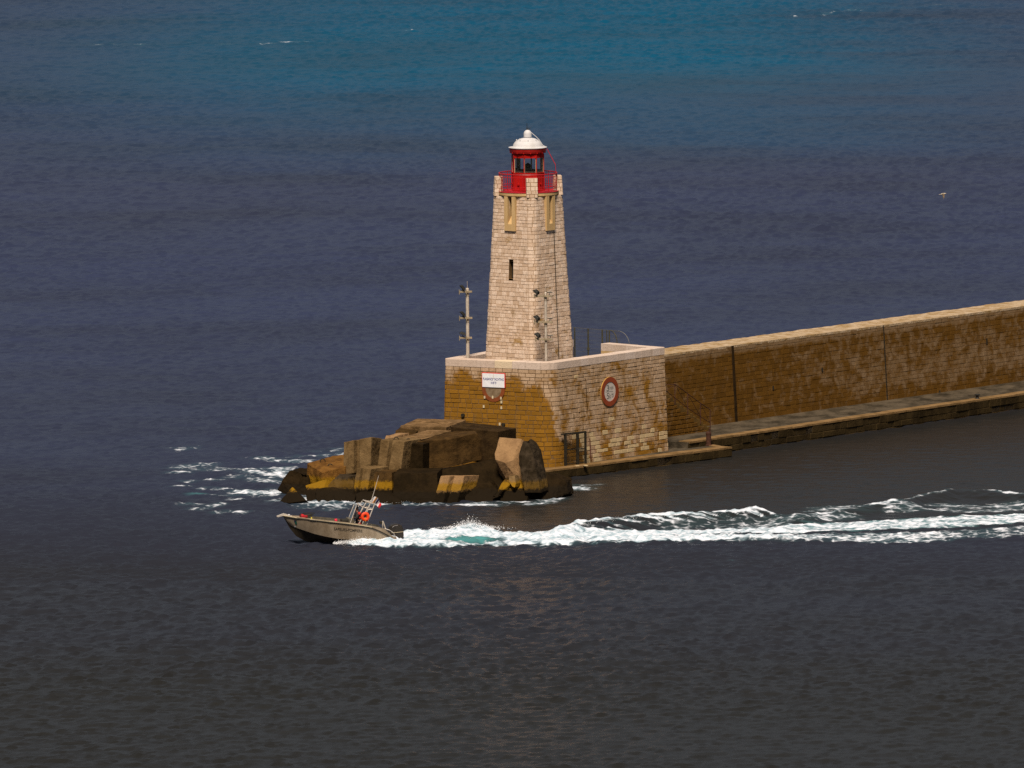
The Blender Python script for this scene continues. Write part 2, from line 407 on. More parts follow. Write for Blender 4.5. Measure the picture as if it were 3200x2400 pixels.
# --- diverging waves thrown out behind the boat
def ridge(pts, h, wn, wf, foam, face, px0, px1, seed):
    zc = curve(pts, h * .9); P = px2xy(pts, h * .9); rg = region(P[0].x, P[-1].x, 690, 775)
    x, y = X[rg], Y[rg]; px = 1600 + x / 720 * FPX + 4
    yc = zc(x) + .18 * tile_at(T3, 16.0, x * .8 + seed, y * .15); d = y - yc
    env = sm(px, px0, px0 + (px1 - px0) * .20) * (1 - sm(px, px0 + (px1 - px0) * .72, px1))
    g = np.where(d < 0, np.exp(-(d / wn) ** 2), np.exp(-(d / wf) ** 2))
    hh = h * env * (1 + .08 * tile_at(T3, 16.0, x * .7 + seed, y * .05))
    Z[rg] += hh * g - .12 * h * env * np.exp(-((d + wn * 2.2) / wn) ** 2)
    st = tile_at(T3, 16.0, (x + d * .9) * 1.4 + seed, d * .35 + x * .1)     # streaks running down the face
    fc = foam * env * np.exp(-((d + .15) / .58) ** 2) * (.85 + .25 * tile_at(T3, 16.0, x * .5, y * .0 + seed))
    fs = face * env * (.35 + .65 * sm(px, px0 + 140, px0 + 380)) * sm(d, -wn * 2.0, -.2) * (1 - sm(d, 0, .4)) * (.55 + .45 * st).clip(0, 1)
    FOAM[rg] = np.maximum(FOAM[rg], np.maximum(fc, fs))
ridge([(1560, 1668), (1640, 1661), (1700, 1653), (1838, 1627), (1930, 1617), (2010, 1610), (2100, 1604), (2200, 1600), (2358, 1592), (2490, 1602), (2560, 1606)], .56, 1.9, 1.0, .98, .88, 1640, 2620, 5)
ridge([(2440, 1622), (2516, 1610), (2640, 1590), (2760, 1570), (2850, 1572), (2960, 1580)], .34, 1.8, 1.2, .72, .66, 2440, 2980, 9)
ridge([(2740, 1567), (2860, 1551), (2968, 1531), (3060, 1526), (3200, 1545), (3400, 1552)], .36, 2.2, 1.4, .52, .30, 2760, 3420, 13)
stroke([(2330, 1645), (2500, 1632), (2650, 1617)], 1.2, .55)
for i in range(46):
    a = 2560 + 720 * nr.random(); b = 1583 + 20 * nr.random() - (a - 2560) * .012; L = 12 + 34 * nr.random()
    stroke([(a - L, b + 1), (a, b - 1.5), (a + L, b - 1)], .5 + .6 * nr.random(), .46 + .12 * nr.random())
for i in range(26):
    a = 2050 + 480 * nr.random(); b = 1645 - (a - 2050) * .045 + 9 * nr.random(); L = 15 + 30 * nr.random()
    stroke([(a - L, b + 1), (a + L, b - 1)], .5 + .4 * nr.random(), .44)
# bow shoulder: foam sheet leaving the hull
rg = region(X_of(1030), X_of(1262), 700, 722); x, y = X[rg], Y[rg]; px_ = 1600 + x / 714 * FPX + 4
Z[rg] += .34 * np.exp(-((y - (LO(x) * .45 + UP(x) * .55)) / 1.3) ** 2) * sm(px_, 1050, 1130) * (1 - sm(px_, 1210, 1262))
FOAM = np.clip(FOAM, 0, 1)
Z += FOAM ** 2 * .034 * tile_at(T3, 16.0, X * 2.3, Y * 2.3)

ny, nx = Z.shape; idx = np.arange(ny * nx).reshape(ny, nx)
co = np.stack([X, Y, Z], -1).reshape(-1, 3)
fq = np.stack([idx[:-1, :-1], idx[:-1, 1:], idx[1:, 1:], idx[1:, :-1]], -1).reshape(-1, 4)
# open sea beyond the finely modelled part, out to the horizon
x0, x1, y0, y1 = xs[0] + 2, xs[-1] - 2, ys[0] + 2, ys[-1] - 2; BIG = 9000
ring = [(-BIG, -BIG), (BIG, -BIG), (BIG, BIG), (-BIG, BIG), (x0, y0), (x1, y0), (x1, y1), (x0, y1)]
n0 = len(co); co = np.concatenate([co, np.array([(a, b, -.28) for a, b in ring])])
fr_ = np.array([(0, 1, 5, 4), (1, 2, 6, 5), (2, 3, 7, 6), (3, 0, 4, 7)]) + n0
fq = np.concatenate([fq, fr_])
me = bpy.data.meshes.new('water'); me.vertices.add(len(co)); me.vertices.foreach_set('co', co.astype(np.float32).ravel())
me.loops.add(fq.size); me.loops.foreach_set('vertex_index', fq.astype(np.int32).ravel())
me.polygons.add(len(fq)); me.polygons.foreach_set('loop_start', np.arange(0, fq.size, 4, dtype=np.int32)); me.polygons.foreach_set('loop_total', np.full(len(fq), 4, np.int32))
me.polygons.foreach_set('use_smooth', np.ones(len(fq), bool)); me.update(calc_edges=True)
for nm, arr in (('foam', FOAM), ('aer', AER), ('calm', CALM)):
    at = me.attributes.new(nm, 'FLOAT', 'POINT'); at.data.foreach_set('value', np.concatenate([arr.ravel(), np.zeros(8)]).astype(np.float32))
water = bpy.data.objects.new('water', me); COL.objects.link(water); tag(water, kind='structure')

m, nt, b = newmat('sea_water'); p = wpos(nt); X_, Y_, Z_ = xyz(nt, p)
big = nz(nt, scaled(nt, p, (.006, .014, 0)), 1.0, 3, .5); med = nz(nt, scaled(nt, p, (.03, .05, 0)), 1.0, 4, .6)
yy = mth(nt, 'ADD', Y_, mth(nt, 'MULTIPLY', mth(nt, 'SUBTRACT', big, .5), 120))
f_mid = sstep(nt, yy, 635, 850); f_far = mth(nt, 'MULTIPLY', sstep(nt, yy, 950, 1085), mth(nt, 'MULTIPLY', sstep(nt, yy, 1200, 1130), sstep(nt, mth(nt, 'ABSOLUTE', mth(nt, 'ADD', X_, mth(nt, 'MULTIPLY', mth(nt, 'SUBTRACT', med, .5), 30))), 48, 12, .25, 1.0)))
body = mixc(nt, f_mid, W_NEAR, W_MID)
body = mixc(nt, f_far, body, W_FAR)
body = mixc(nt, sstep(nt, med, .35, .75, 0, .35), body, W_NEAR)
aer = attr(nt, 'aer'); foam = attr(nt, 'foam')
lace = N(nt, 'TexVoronoi', {'Scale': 1.5, 'Randomness': 1.0}, feature='DISTANCE_TO_EDGE')
wp = mixc(nt, .5, scaled(nt, p, (1, .8, .4)), N(nt, 'TexNoise', {'Vector': p, 'Scale': .9, 'Detail': 4}).outputs['Color'], 'ADD'); nt.links.new(wp, lace.inputs['Vector'])
fn = nz(nt, scaled(nt, p, (.42, .75, 1)), 2.3, 7, .66, .4)
fn2 = mth(nt, 'SUBTRACT', fn, mth(nt, 'MULTIPLY', sstep(nt, lace.outputs[0], 0, .22), .10))
fm = sstep(nt, mth(nt, 'ADD', foam, mth(nt, 'MULTIPLY', mth(nt, 'SUBTRACT', fn2, .46), 1.5)), .38, .80)
body = mixc(nt, mth(nt, 'MULTIPLY', attr(nt, 'calm'), 1.2, clamp=True), body, W_NEAR)  # wall reflection and shade put into the basin's water colour
body = mixc(nt, mth(nt, 'MULTIPLY', aer, .9), body, W_AER)
body = mixc(nt, sstep(nt, foam, .1, .75, 0, .35), body, (.05, .12, .14))
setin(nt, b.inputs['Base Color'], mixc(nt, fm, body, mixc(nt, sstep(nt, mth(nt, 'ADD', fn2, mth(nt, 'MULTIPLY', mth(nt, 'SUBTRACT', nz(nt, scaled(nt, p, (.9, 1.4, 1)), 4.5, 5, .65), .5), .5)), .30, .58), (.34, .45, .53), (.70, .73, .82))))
setin(nt, b.inputs['Roughness'], mth(nt, 'ADD', .27, mth(nt, 'MULTIPLY', fm, .63)))
b.inputs['IOR'].default_value = W_IOR; setin(nt, b.inputs['Specular IOR Level'], mth(nt, 'SUBTRACT', W_SPEC, mth(nt, 'MULTIPLY', fm, W_SPEC - .12)))
hb = mth(nt, 'ADD', mth(nt, 'MULTIPLY', nz(nt, scaled(nt, p, (.6, .75, 1)), 2.8, 4, .6, .3), mth(nt, 'SUBTRACT', 1.0, mth(nt, 'MULTIPLY', attr(nt, 'calm'), 1.0))), mth(nt, 'MULTIPLY', mth(nt, 'MULTIPLY', fm, fn), 1.2))
bump(nt, b, hb, .9, .06)
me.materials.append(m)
rng = random.Random(11)
# ------------------------------------------------------------------ materials of the place
M_TOWER = stone_mat('tower_limestone', (.60, .43, .31), (.86, .68, .555), (.42, .25, .09), (.34, .23, .13), (.6, .5, .36), 1.1)
M_BASE = stone_mat('base_limestone', (.42, .285, .18), (.56, .40, .275), (.29, .135, .014), (.19, .105, .032), (.62, .48, .28), .95, edge=(.30, .72))
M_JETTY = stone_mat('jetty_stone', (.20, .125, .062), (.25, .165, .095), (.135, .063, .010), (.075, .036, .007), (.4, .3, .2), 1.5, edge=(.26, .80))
M_MORTAR = plain_stone('joint_mortar', (.20, .12, .055), (.11, .065, .03), 2.5)
M_MORT_T = plain_stone('pale_mortar', (.40, .27, .165), (.26, .16, .085), 2.5)
M_MORT_D = plain_stone('dark_mortar', (.085, .044, .010), (.05, .026, .008), 2.5)
M_COPE = stone_mat('coping_stone', (.60, .47, .39), (.72, .59, .52), (.42, .28, .13), (.34, .25, .18), (.72, .58, .40), .8)
M_TRIM = plain_stone('plaster_trim', (.62, .42, .21), (.50, .33, .15), 1.4, .85, (1, 1, .3), .008)
M_TOPW = plain_stone('rubble_top', (.52, .40, .28), (.30, .19, .08), 1.7, .95, None, .08)
M_PAVE = plain_stone('wet_paving', (.115, .09, .062), (.03, .024, .016), .85, .7, (1, .55, 1), .06)
M_KERB = plain_stone('kerb_stone', (.27, .165, .075), (.15, .09, .036), 1.4, .85, None, .03)
M_QFACE = plain_stone('quay_face', (.055, .036, .014), (.020, .013, .005), .7, .75, (1, 1, .5), .05)
M_RED = plain_stone('red_paint', (.50, .012, .010), (.30, .012, .008), 2.2, .45, (1, 1, .2), .002)
M_RED2 = paint('red_rail_paint', (.44, .011, .018), .45, 0, .22, 3)
M_WHITE = plain_stone('white_paint', (.66, .65, .68), (.55, .53, .53), 1.6, .4, (1, 1, .25), .002)
M_GALV = paint('galvanised_steel', (.52, .45, .38), .55, .1, .2, 5)
M_IRON = paint('dark_iron', (.025, .02, .012), .7, .2, .4, 9)
M_RUST = paint('rusted_iron', (.06, .022, .012), .85, 0, .4, 8, .3, .01)
M_DARK = paint('black_housing', (.013, .012, .009), .6, 0, .3, 5)
M_CREAM = paint('cream_paint', (.60, .50, .33), .55, 0, .15, 4)

def prop2(p, q, r_, s_):          # meeting point of two lines in plan
    d1, d2 = q - p, s_ - r_; den = d1.x * d2.y - d1.y * d2.x
    t = ((r_.x - p.x) * d2.y - (r_.y - p.y) * d2.x) / den; return p + d1 * t
def outn(a, b): t = (b - a).normalized(); return V((t.y, -t.x, 0))

# ------------------------------------------------------------------ breakwater, quay, landing
ZQ, ZL, ZJ, ZC, ZFL = .95, .60, 5.5, 6.70, 5.3
J0, J1 = xy(Uz(2076, 1108, ZJ)), xy(Uz(3200, 956, ZJ)); jd = (J1 - J0).normalized(); jn = V((jd.y, -jd.x, 0))
JA, JB = J0 - jd * 5.0, J1 + jd * 48
PJ = Path([JA + jn * .30, JB + jn * .30], [JA, JB], ZQ - .6, ZJ)
def s_at(px, py): return (Upl(px, py, J0, jn) - JA).dot(jd)
jw = thing('breakwater_wall', JA, 'long brown stained stone breakwater wall running right from the lighthouse platform', 'wall')
B = MB()
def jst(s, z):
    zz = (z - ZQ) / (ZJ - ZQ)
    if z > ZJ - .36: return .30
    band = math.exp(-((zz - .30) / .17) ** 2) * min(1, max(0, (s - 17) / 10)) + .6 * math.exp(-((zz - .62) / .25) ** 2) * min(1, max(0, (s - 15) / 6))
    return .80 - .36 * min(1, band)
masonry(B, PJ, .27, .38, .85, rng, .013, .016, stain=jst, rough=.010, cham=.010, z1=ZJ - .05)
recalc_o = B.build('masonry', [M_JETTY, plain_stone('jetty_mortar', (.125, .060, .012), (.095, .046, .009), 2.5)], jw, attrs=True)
B = MB(); th = jn * -2.2; lo = V((0, 0, 1)) * (ZQ - 3)
B.prism([JA + V((0, 0, -2)), JA + th + V((0, 0, -2)), JB + th + V((0, 0, -2)), JB + V((0, 0, -2))], (0, 0, ZJ - .10 + 2))
B.build('core', M_MORT_D, jw)
# walkway on top: a grid with the rough of old rubble paving
B = MB(); ns, nw = 260, 8; ids = []
for i in range(ns + 1):
    row = []
    for j in range(nw + 1):
        q = JA + (JB - JA) * (i / ns) + th * (j / nw); e = .0 if j in (0, nw) else .07
        h = mnoise.noise(V((q.x * .9, q.y * .9, 0))) * .035 + mnoise.noise(V((q.x * 2.7, q.y * 2.7, 5))) * .03
        if j == 0: h = .0
        row.append(B.vert((q.x + jn.x * (.03 if j == 0 else 0), q.y + jn.y * (.03 if j == 0 else 0), ZJ + h * (1 if j else 0) + (.03 if j == nw else 0))))
    ids.append(row)
for i in range(ns):
    for j in range(nw): B.face((ids[i][j], ids[i + 1][j], ids[i + 1][j + 1], ids[i][j + 1]))
for i in range(ns):
    a, b = ids[i][0], ids[i + 1][0]; q0, q1 = V(B.v[a]), V(B.v[b])
    B.quad(q0 - V((0, 0, .13)), q1 - V((0, 0, .13)), q1, q0)
    a, b = ids[i][nw], ids[i + 1][nw]; q0, q1 = V(B.v[a]), V(B.v[b])
    B.quad(q1 - V((0, 0, .3)), q0 - V((0, 0, .3)), q0, q1)
B.build('top_walkway', M_TOPW, jw)
def wall_strip(s, w_, name, mat, z0=ZQ, z1=ZJ - .02, off=.07):
    B = MB(); a = [PJ.at(s - w_ / 2, z0, .0), PJ.at(s + w_ / 2, z0, .0), PJ.at(s + w_ / 2, z1, .0), PJ.at(s - w_ / 2, z1, .0)]
    B.prism(a, jn * off); return B.build(name, mat, jw)
wall_strip(s_at(2287, 1080), .20, 'drain_channel', plain_stone('drain_rust', (.035, .020, .008), (.018, .011, .005), 2))
wall_strip(s_at(2759, 1024), .045, 'expansion_joint', M_IRON)
for a, b, h in ((2563, 1155, .22), (2408, 1212, .25), (3078, 1066, .35), (2924, 1225, .22)):
    s = s_at(a, b); z = Upl(a, b, J0, jn).z
    wall_strip(s, .12, 'weep_hole', M_IRON, z - h / 2, z + h / 2, .05)

def slab(name, pts, z0, z1, mat, kind='structure', lift=None):
    B = MB(); B.prism([V((p.x, p.y, z0)) for p in pts], (0, 0, z1 - z0)); o = recalc(B.build(name, mat)); tag(o, kind=kind); return o
QE0, QE1 = xy(Uz(2209, 1372, ZQ)), xy(Uz(3200, 1228, ZQ)); qd = (QE1 - QE0).normalized(); qn = V((qd.y, -qd.x, 0))
QA, QB = QE0 - qd * 1.9, QE1 + qd * 48
slab('quay', [QA, QB, JB - jn * .4, JA - jn * .4], -3, ZQ - .045, M_PAVE)
LE1, LE0 = xy(Uz(2286, 1396, ZL)), xy(Uz(1690, 1472, ZL)); ld = (LE1 - LE0).normalized(); ln = V((ld.y, -ld.x, 0))
LA = LE0 - ld * 4.5
LBK = LE1 + (xy(Uz(2222, 1387, ZL)) - LE1).normalized() * 3.6
slab('landing', [LA, LE1, LBK, LBK - ln * 2.5 - ld * 2, LA - ln * 6], -3, ZL - .045, M_PAVE)
# raised kerb stones along both edges, and the wet stone faces under them
def kerb(name, a, b, z, wd, n_):
    B = MB(); d = (b - a).normalized(); L = (b - a).length; s = 0
    while s < L - .2:
        e = min(L, s + rng.uniform(.9, 1.7)); dz = rng.uniform(-.012, .012); dn = rng.uniform(-.03, .03)
        q = [a + d * (s + .01) + n_ * (.05 + dn), a + d * (e - .01) + n_ * (.05 + dn), a + d * (e - .01) - n_ * wd, a + d * (s + .01) - n_ * wd]
        B.prism([V((p.x, p.y, z - .11)) for p in q], (0, 0, .11 + dz)); s = e
    return tag(recalc(B.build(name, M_KERB)), kind='structure')
kerb('quay_kerb', QA + qd * .1, QB, ZQ, .75, qn); kerb('landing_kerb', LA + ld * 2.5, LE1, ZL, .80, ln)
ed = (LBK - LE1).normalized(); kerb('landing_end_kerb', LE1 - ln * .86, LBK, ZL, .5, V((ld.x, ld.y, 0)))
def facewall(name, a, b, z):
    P = Path([a, b], [a, b], -1.2, z); B = MB(); masonry(B, P, .42, .6, 1.3, rng, .02, .03, rough=.03)
    return tag(B.build(name, [M_QFACE, M_MORT_D], attrs=True), kind='structure')
facewall('quay_face', QA, QB, ZQ - .11); facewall('landing_face', LA, LE1, ZL - .11); facewall('landing_end_face', LE1, LBK, ZL - .11)

# ------------------------------------------------------------------ the platform under the lighthouse
PL, PC, PR = xy(Uz(1391, 1120, ZC)), xy(Uz(1718, 1134, ZC)), xy(Uz(2076, 1084.5, ZC))
bi0, bi1 = xy(Uz(1890, 1072, ZC)), xy(Uz(2050, 1085, ZC)); bn = outn(PR, PR + (bi0 - bi1))
li0, li1 = xy(Uz(1430, 1114, ZC)), xy(Uz(1518, 1099, ZC)); lnn = -outn(li0, li1)
PW = prop2(PL, PL + (li1 - li0), PR, PR + (bi0 - bi1))
bdir = (bi0 - bi1).normalized()
GE = PR + bdir * (bi0 - PR).dot(bdir); GS = PW - bdir * 1.0
BAT = .035
corner = [PW, PL, PC, PR]
top_pts = [GS, PW, PL, PC, PR, GE]; rads = [0, .05, .10, .95, .06, 0]
pt_ = round_poly(top_pts, rads, False, 7)
def offs(pts, d):
    P = Path(pts, pts, 0, 1); out = []
    for i, p in enumerate(pts):
        k = 1.0
        if 0 < i < len(pts) - 1:
            a = outn(pts[i - 1], p); k = 1 / max(.3, a.dot(P.n[i]))
        out.append(p + P.n[i] * d * k)
    return out
ZCB = ZC - .43
pb_ = offs(pt_, BAT * (ZCB - .3))
PP = Path(pb_, pt_, .30, ZCB)
base = thing('lighthouse_platform', V((PC.x, PC.y, 0)), 'ochre and beige stone platform with a parapet, carrying the lighthouse at the jetty head', 'platform')
cC = PP.c[min(range(len(pb_)), key=lambda i: (pb_[i] - PC).length)]
cL = PP.c[min(range(len(pb_)), key=lambda i: (pb_[i] - PL).length)]
cR = PP.c[min(range(len(pb_)), key=lambda i: (pb_[i] - PR).length)]
def bst(s, z):
    if s < cC + .3:                                   # front face: ochre below a slanting line
        f = (s - cL) / (cC - cL); line = 5.85 - .85 * max(0, f - .25)
        if f > .93: line -= (f - .93) * 9
        return max(.12, min(.98, (.50 + (line - z) * .62)))
    f = (s - cC) / (cR - cC); d = s - cC
    edge = .98 if z < 2.9 - d * 1.1 else .0           # ochre wraps round the corner low down
    wet = .58 - .15 * max(0, min(1, (z - 1.0) / 1.5)) if z < 2.4 else .43
    return max(edge, wet)
def bfr(s, z):
    if s > cC + 2.0 and z < 2.35:
        return 1.0 if rng.random() < (.34 if z > .8 else .16) else 0.0
    if s < cC: return 1.0 if (abs(z - 2.62) < .14 and abs((s - cL) / (cC - cL) - .47) < .06) else 0.0
    return 1.0 if rng.random() < .006 else 0.0
B = MB(); masonry(B, PP, .252, .30, .72, rng, .024, .022, hv=.22, cham=.014, stain=bst, fresh=bfr)
B.build('wall', [M_BASE, M_MORTAR], base, attrs=True)
ins = offs(pt_, -.06)
B = MB(); B.prism([V((p.x, p.y, -2)) for p in ins], (0, 0, ZFL + 2)); recalc(B.build('terrace_floor', M_PAVE, base))
# parapet: inner faces, then the coping stones
pin = offs(pt_, -.72); k = 1
for ci, cr in zip(range(1, 5), rads[1:5]):           # tight corners: one mitred inner point
    if cr < .5:
        a, b, c = top_pts[ci - 1], top_pts[ci], top_pts[ci + 1]
        q = prop2(a - outn(a, b) * .72, b - outn(a, b) * .72, b - outn(b, c) * .72, c - outn(b, c) * .72)
        for i in range(k, k + 8): pin[i] = q
    k += 8
B = MB()
for i in range(len(pt_) - 1):
    a, b, c, d = ins[i], ins[i + 1], pin[i + 1], pin[i]
    B.quad(V((c.x, c.y, ZFL)), V((d.x, d.y, ZFL)), V((d.x, d.y, ZCB + .01)), V((c.x, c.y, ZCB + .01)))
for i in (0, len(pt_) - 1):
    a, d = ins[i], pin[i]; B.quad(V((a.x, a.y, ZFL)), V((d.x, d.y, ZFL)), V((d.x, d.y, ZCB)), V((a.x, a.y, ZCB)))
B.build('parapet_lining', M_TRIM, base)
PO = Path(pt_, pt_, 0, 1)
def interp(pts, cl, s):
    i = 0
    while i < len(cl) - 2 and s > cl[i + 1]: i += 1
    return lerp(pts[i], pts[i + 1], (s - cl[i]) / max(1e-9, cl[i + 1] - cl[i]))
B = MB(); s = 0; ccl = PO.c; cC2 = ccl[min(range(len(pt_)), key=lambda i: (pt_[i] - PC).length)]; cL2 = ccl[min(range(len(pt_)), key=lambda i: (pt_[i] - PL).length)]
patch = cL2 + (cC2 - cL2) * .54
while s < PO.L - .1:
    e = min(PO.L, s + rng.uniform(.5, 1.15))
    if s < patch - .3 < e: e = patch - .3
    fr_ = 0
    if abs(s - (patch - .3)) < .02: e = patch + .85; fr_ = 1
    if PO.L - e < .35: e = PO.L
    cols = [s + .008] + [x for x in ccl if s + .03 < x < e - .03] + [e - .008]; tone = rng.random(); at = (tone, .05 if not fr_ else .3, fr_); dz = rng.uniform(-.006, .006)
    rows = []
    for c in cols:
        o, n_ = interp(pt_, ccl, c), interp(pin, ccl, c); nn = (o - n_).normalized(); o = o + nn * .035
        rows.append([B.vert((q.x, q.y, z), at) for q, z in ((o, ZCB), (o, ZC - .03 + dz), (o - nn * .03, ZC + dz), (n_, ZC + dz), (n_, ZCB))])
    for r0, r1 in zip(rows, rows[1:]):
        for k in range(4): B.face((r0[k], r1[k], r1[k + 1], r0[k + 1]))
        B.face((r0[4], r1[4], r1[0], r0[0]))
    B.face(rows[0]); B.face(rows[-1][::-1]); s = e
B.build('coping', M_COPE, base, attrs=True)
# two drain spouts and small pale fixings on the front face
fn_ = outn(PL, PC)
def on_front(px, py, off=.04):
    q = Upl(px, py, PL + fn_ * .1, fn_); z = q.z; n0 = fn_ * (BAT * (ZCB - z) + off)
    p0 = PL + n0; r = ray(px, py); t = (p0 - CAM).dot(fn_) / r.dot(fn_); return CAM + r * t
rn_ = outn(PC, PR)
def on_right(px, py, off=.04):
    q = Upl(px, py, PC + rn_ * .1, rn_); z = q.z; p0 = PC + rn_ * (BAT * (ZCB - z) + off)
    r = ray(px, py); return CAM + r * ((p0 - CAM).dot(rn_) / r.dot(rn_))
for a, b in ((1449, 1297), (1575, 1327)):
    B = MB(); q = on_front(a, b, -.02); B.tube([q, q + fn_ * .16], .11, 12); B.build('drain_spout', M_IRON, base)
for a, b in ((1516, 1241), (1541, 1241), (1567, 1244), (1568, 1256), (1513, 1270), (1568, 1274), (1563, 1325)):
    B = MB(); q = on_front(a, b, .0); B.box(q + fn_ * .03, (.10, .08, .16), Matrix((fn_.cross(V((0, 0, 1))), fn_, V((0, 0, 1)))).transposed()); B.build('pale_fixing', M_CREAM, base)
# a crack down the right face
B = MB(); pts = [on_right(1830 + k * .35 + rng.uniform(-.6, .6), 1183 + k * 6.5, .035) for k in range(16)]
for a, b in zip(pts, pts[1:]): B.tube([a, b], .02, 5, caps=False)
B.build('crack', M_MORT_D, base)

# ------------------------------------------------------------------ writing on the platform walls
up = V((0, 0, 1))
tl, tr, br, bl = (on_front(*q, .10) for q in ((1506.5, 1162.5), (1579.5, 1167), (1578, 1213), (1507, 1208)))
xd = V((-fn_.y, fn_.x, 0)); xd = xd if xd.x > 0 else -xd
wid = (tr - tl).dot(xd); hgt = ((tl.z - bl.z) + (tr.z - br.z)) / 2; cen = (tl + tr + br + bl) / 4
sign = thing('harbour_sign', cen, 'white rectangular sign with a red border and blue lettering, fixed on the ochre front wall', 'sign')
RM = Matrix((xd, -fn_, up)).transposed()
B = MB(); B.box(cen, (wid, .05, hgt), RM); B.build('border', paint('sign_red', (.60, .015, .02), .45, 0, .1), sign, bevel=.006)
B = MB(); B.box(cen + fn_ * .028 - up * .022 - xd * .006, (wid - .085, .012, hgt - .05), RM); B.build('panel', paint('sign_white', (.80, .80, .84), .4, 0, .06), sign)
B = MB(); B.box(cen + fn_ * .037 + up * hgt * .27, (.018, .006, hgt * .34), RM); B.build('stain_streak', paint('rust_streak', (.62, .50, .34), .8), sign)
M_BLUE = paint('sign_blue', (.03, .035, .22), .5, 0, .15)
text_mesh('lettering', 'PLAISANCE YACHTING', cen + fn_ * .036 + up * .055, xd, up, wid * .885, .145, M_BLUE, sign, bold=.012)
text_mesh('lettering', 'VHF 9', cen + fn_ * .036 - up * .165, xd, up, wid * .245, .155, M_BLUE, sign, bold=.012)

def disc(B, c, xdir, n_, r0, r1, d0, d1, m=0, k=56):
    rings = []
    for r_, d in ((r0, d0), (r0, d1), (r1, d1), (r1, d0)):
        rings.append([B.vert(c + n_ * d + (xdir * math.cos(2 * PI * i / k) + up * math.sin(2 * PI * i / k)) * max(r_, .001)) for i in range(k)])
    for a, b in zip(rings, rings[1:]):
        for i in range(k): B.face((a[i], a[(i + 1) % k], b[(i + 1) % k], b[i]), m)
M_FADE = plain_stone('faded_red', (.26, .065, .022), (.19, .06, .022), 3, .8, None, .01)
M_FADE2 = plain_stone('faded_white', (.27, .20, .13), (.15, .10, .055), 4, .85, None, .015)
oc = on_front(1542.5, 1216, .05)
old = thing('faded_round_sign', oc, 'old faded round sign with a red ring, half hidden behind the white rectangular sign', 'sign')
B = MB(); disc(B, oc, xd, fn_, .52, .745, 0, .03); recalc(B.build('ring', M_FADE, old))
B = MB(); disc(B, oc, xd, fn_, 0, .525, -.01, .018); recalc(B.build('face', M_FADE2, old))
sc_ = on_right(1904.5, 1223.5, .06); xr = V((-rn_.y, rn_.x, 0)); xr = xr if xr.x > 0 else -xr
sp = thing('speed_limit_sign', sc_, 'round white speed limit sign with a wide brick red rim on the right wall', 'sign')
B = MB(); disc(B, sc_, xr, rn_, .57, .86, 0, .05); recalc(B.build('rim', plain_stone('brick_red', (.30, .062, .026), (.24, .055, .024), 2, .75, None, .006), sp))
B = MB(); disc(B, sc_, xr, rn_, .858, .874, -.02, .04); recalc(B.build('rim_edge', paint('yellow_edge', (.45, .26, .06), .7), sp))
B = MB(); disc(B, sc_, xr, rn_, 0, .58, -.01, .030); recalc(B.build('face', paint('worn_white', (.56, .49, .44), .7, 0, .12, 3), sp))
M_INK = paint('worn_ink', (.16, .15, .14), .8, 0, .5, 14)
q = sc_ + rn_ * .032
for tx, dx, dz, ww, hh in (('3', -.20, .22, .24, .36), ('nds', .16, .23, .36, .22), ('5', -.20, -.24, .22, .36), ('k', .03, -.25, .15, .30), ('ts', .25, -.23, .20, .26)):
    text_mesh('lettering', tx, q + xr * dx + up * dz, xr, up, ww, hh, M_INK, sp, offset=.004)
B = MB(); B.box(q - xr * .05, (.72, .004, .02), Matrix((xr, -rn_, up)).transposed()); B.build('dividing_line', M_INK, sp)

# ------------------------------------------------------------------ lighthouse
TC = xy(Uy(1654.2, 1115, 755.2)); t7 = R(7)
def tz(py, dy=0.0): return Uy(1650, py, TC.y + dy).z
ZG = tz(595)                       # gallery floor
def dd(z): return 2.73 + (7.0 - z) * .0600
dirs = [V((math.sin(t7), -math.cos(t7), 0)), V((math.cos(t7), math.sin(t7), 0)), V((-math.sin(t7), math.cos(t7), 0)), V((-math.cos(t7), -math.sin(t7), 0))]
def tsq(z, r_=.42, grow=0): return round_poly([TC + d * (dd(z) + grow) for d in dirs], r_, True, 5)
lh = thing('lighthouse', V((TC.x, TC.y, ZFL)), 'square tapering white stone lighthouse with a red lantern room and white dome', 'lighthouse')
ZTT = ZG - .26
PT = Path(tsq(ZFL - .1), tsq(ZTT), ZFL - .1, ZTT, True)
PT.c = [0.0] + [sum((PT.pb[i + 1] - PT.pb[i]).length for i in range(k)) for k in range(1, len(PT.pb))]
# slit window on the left (front) face
lf_n = (dirs[0] + dirs[3]).normalized()
def near_s(px, py):
    best = None
    q = Upl(px, py, TC + lf_n * (dd(tz(py, -1.5)) * .7071), lf_n)
    for k in range(0, 2000):
        s = PT.L * k / 2000; d = (PT.at(s, q.z) - q).length
        if best is None or d < best[0]: best = (d, s, q.z)
    return best[1], best[2]
sa, za = near_s(1590.0, 871); sb, zb_ = near_s(1604.5, 816)
def face_s(nrm, px, half):
    zm = ZG - 1.3; c = TC + nrm * (dd(zm) * .7071); xs_ = V((-nrm.y, nrm.x, 0)); q = Upl(px, 660, c, nrm); cx = c + xs_ * (q - c).dot(xs_)
    best = min(range(4000), key=lambda k: (PT.at(PT.L * k / 4000, zm) - V((cx.x, cx.y, zm))).length); s = PT.L * best / 4000; return s - half, s + half
rt_n = (dirs[0] + dirs[1]).normalized()
zso = tz(722, -1.5) + .42
wins = [(sa, sb, za, zb_), (*face_s(lf_n, 1597.3, .17), zso, ZG - .20), (*face_s(rt_n, 1716.0, .17), zso, ZG - .20)]
def tst(s, z): return .20 + .10 * (z < 9) 
B = MB(); masonry(B, PT, .205, .20, .54, rng, hv=.26, proud=.018, win=wins, stain=tst, rough=.010, cham=.010, gap=.016)
B.build('tower', [M_TOWER, M_MORT_T], lh, attrs=True)
B = MB()
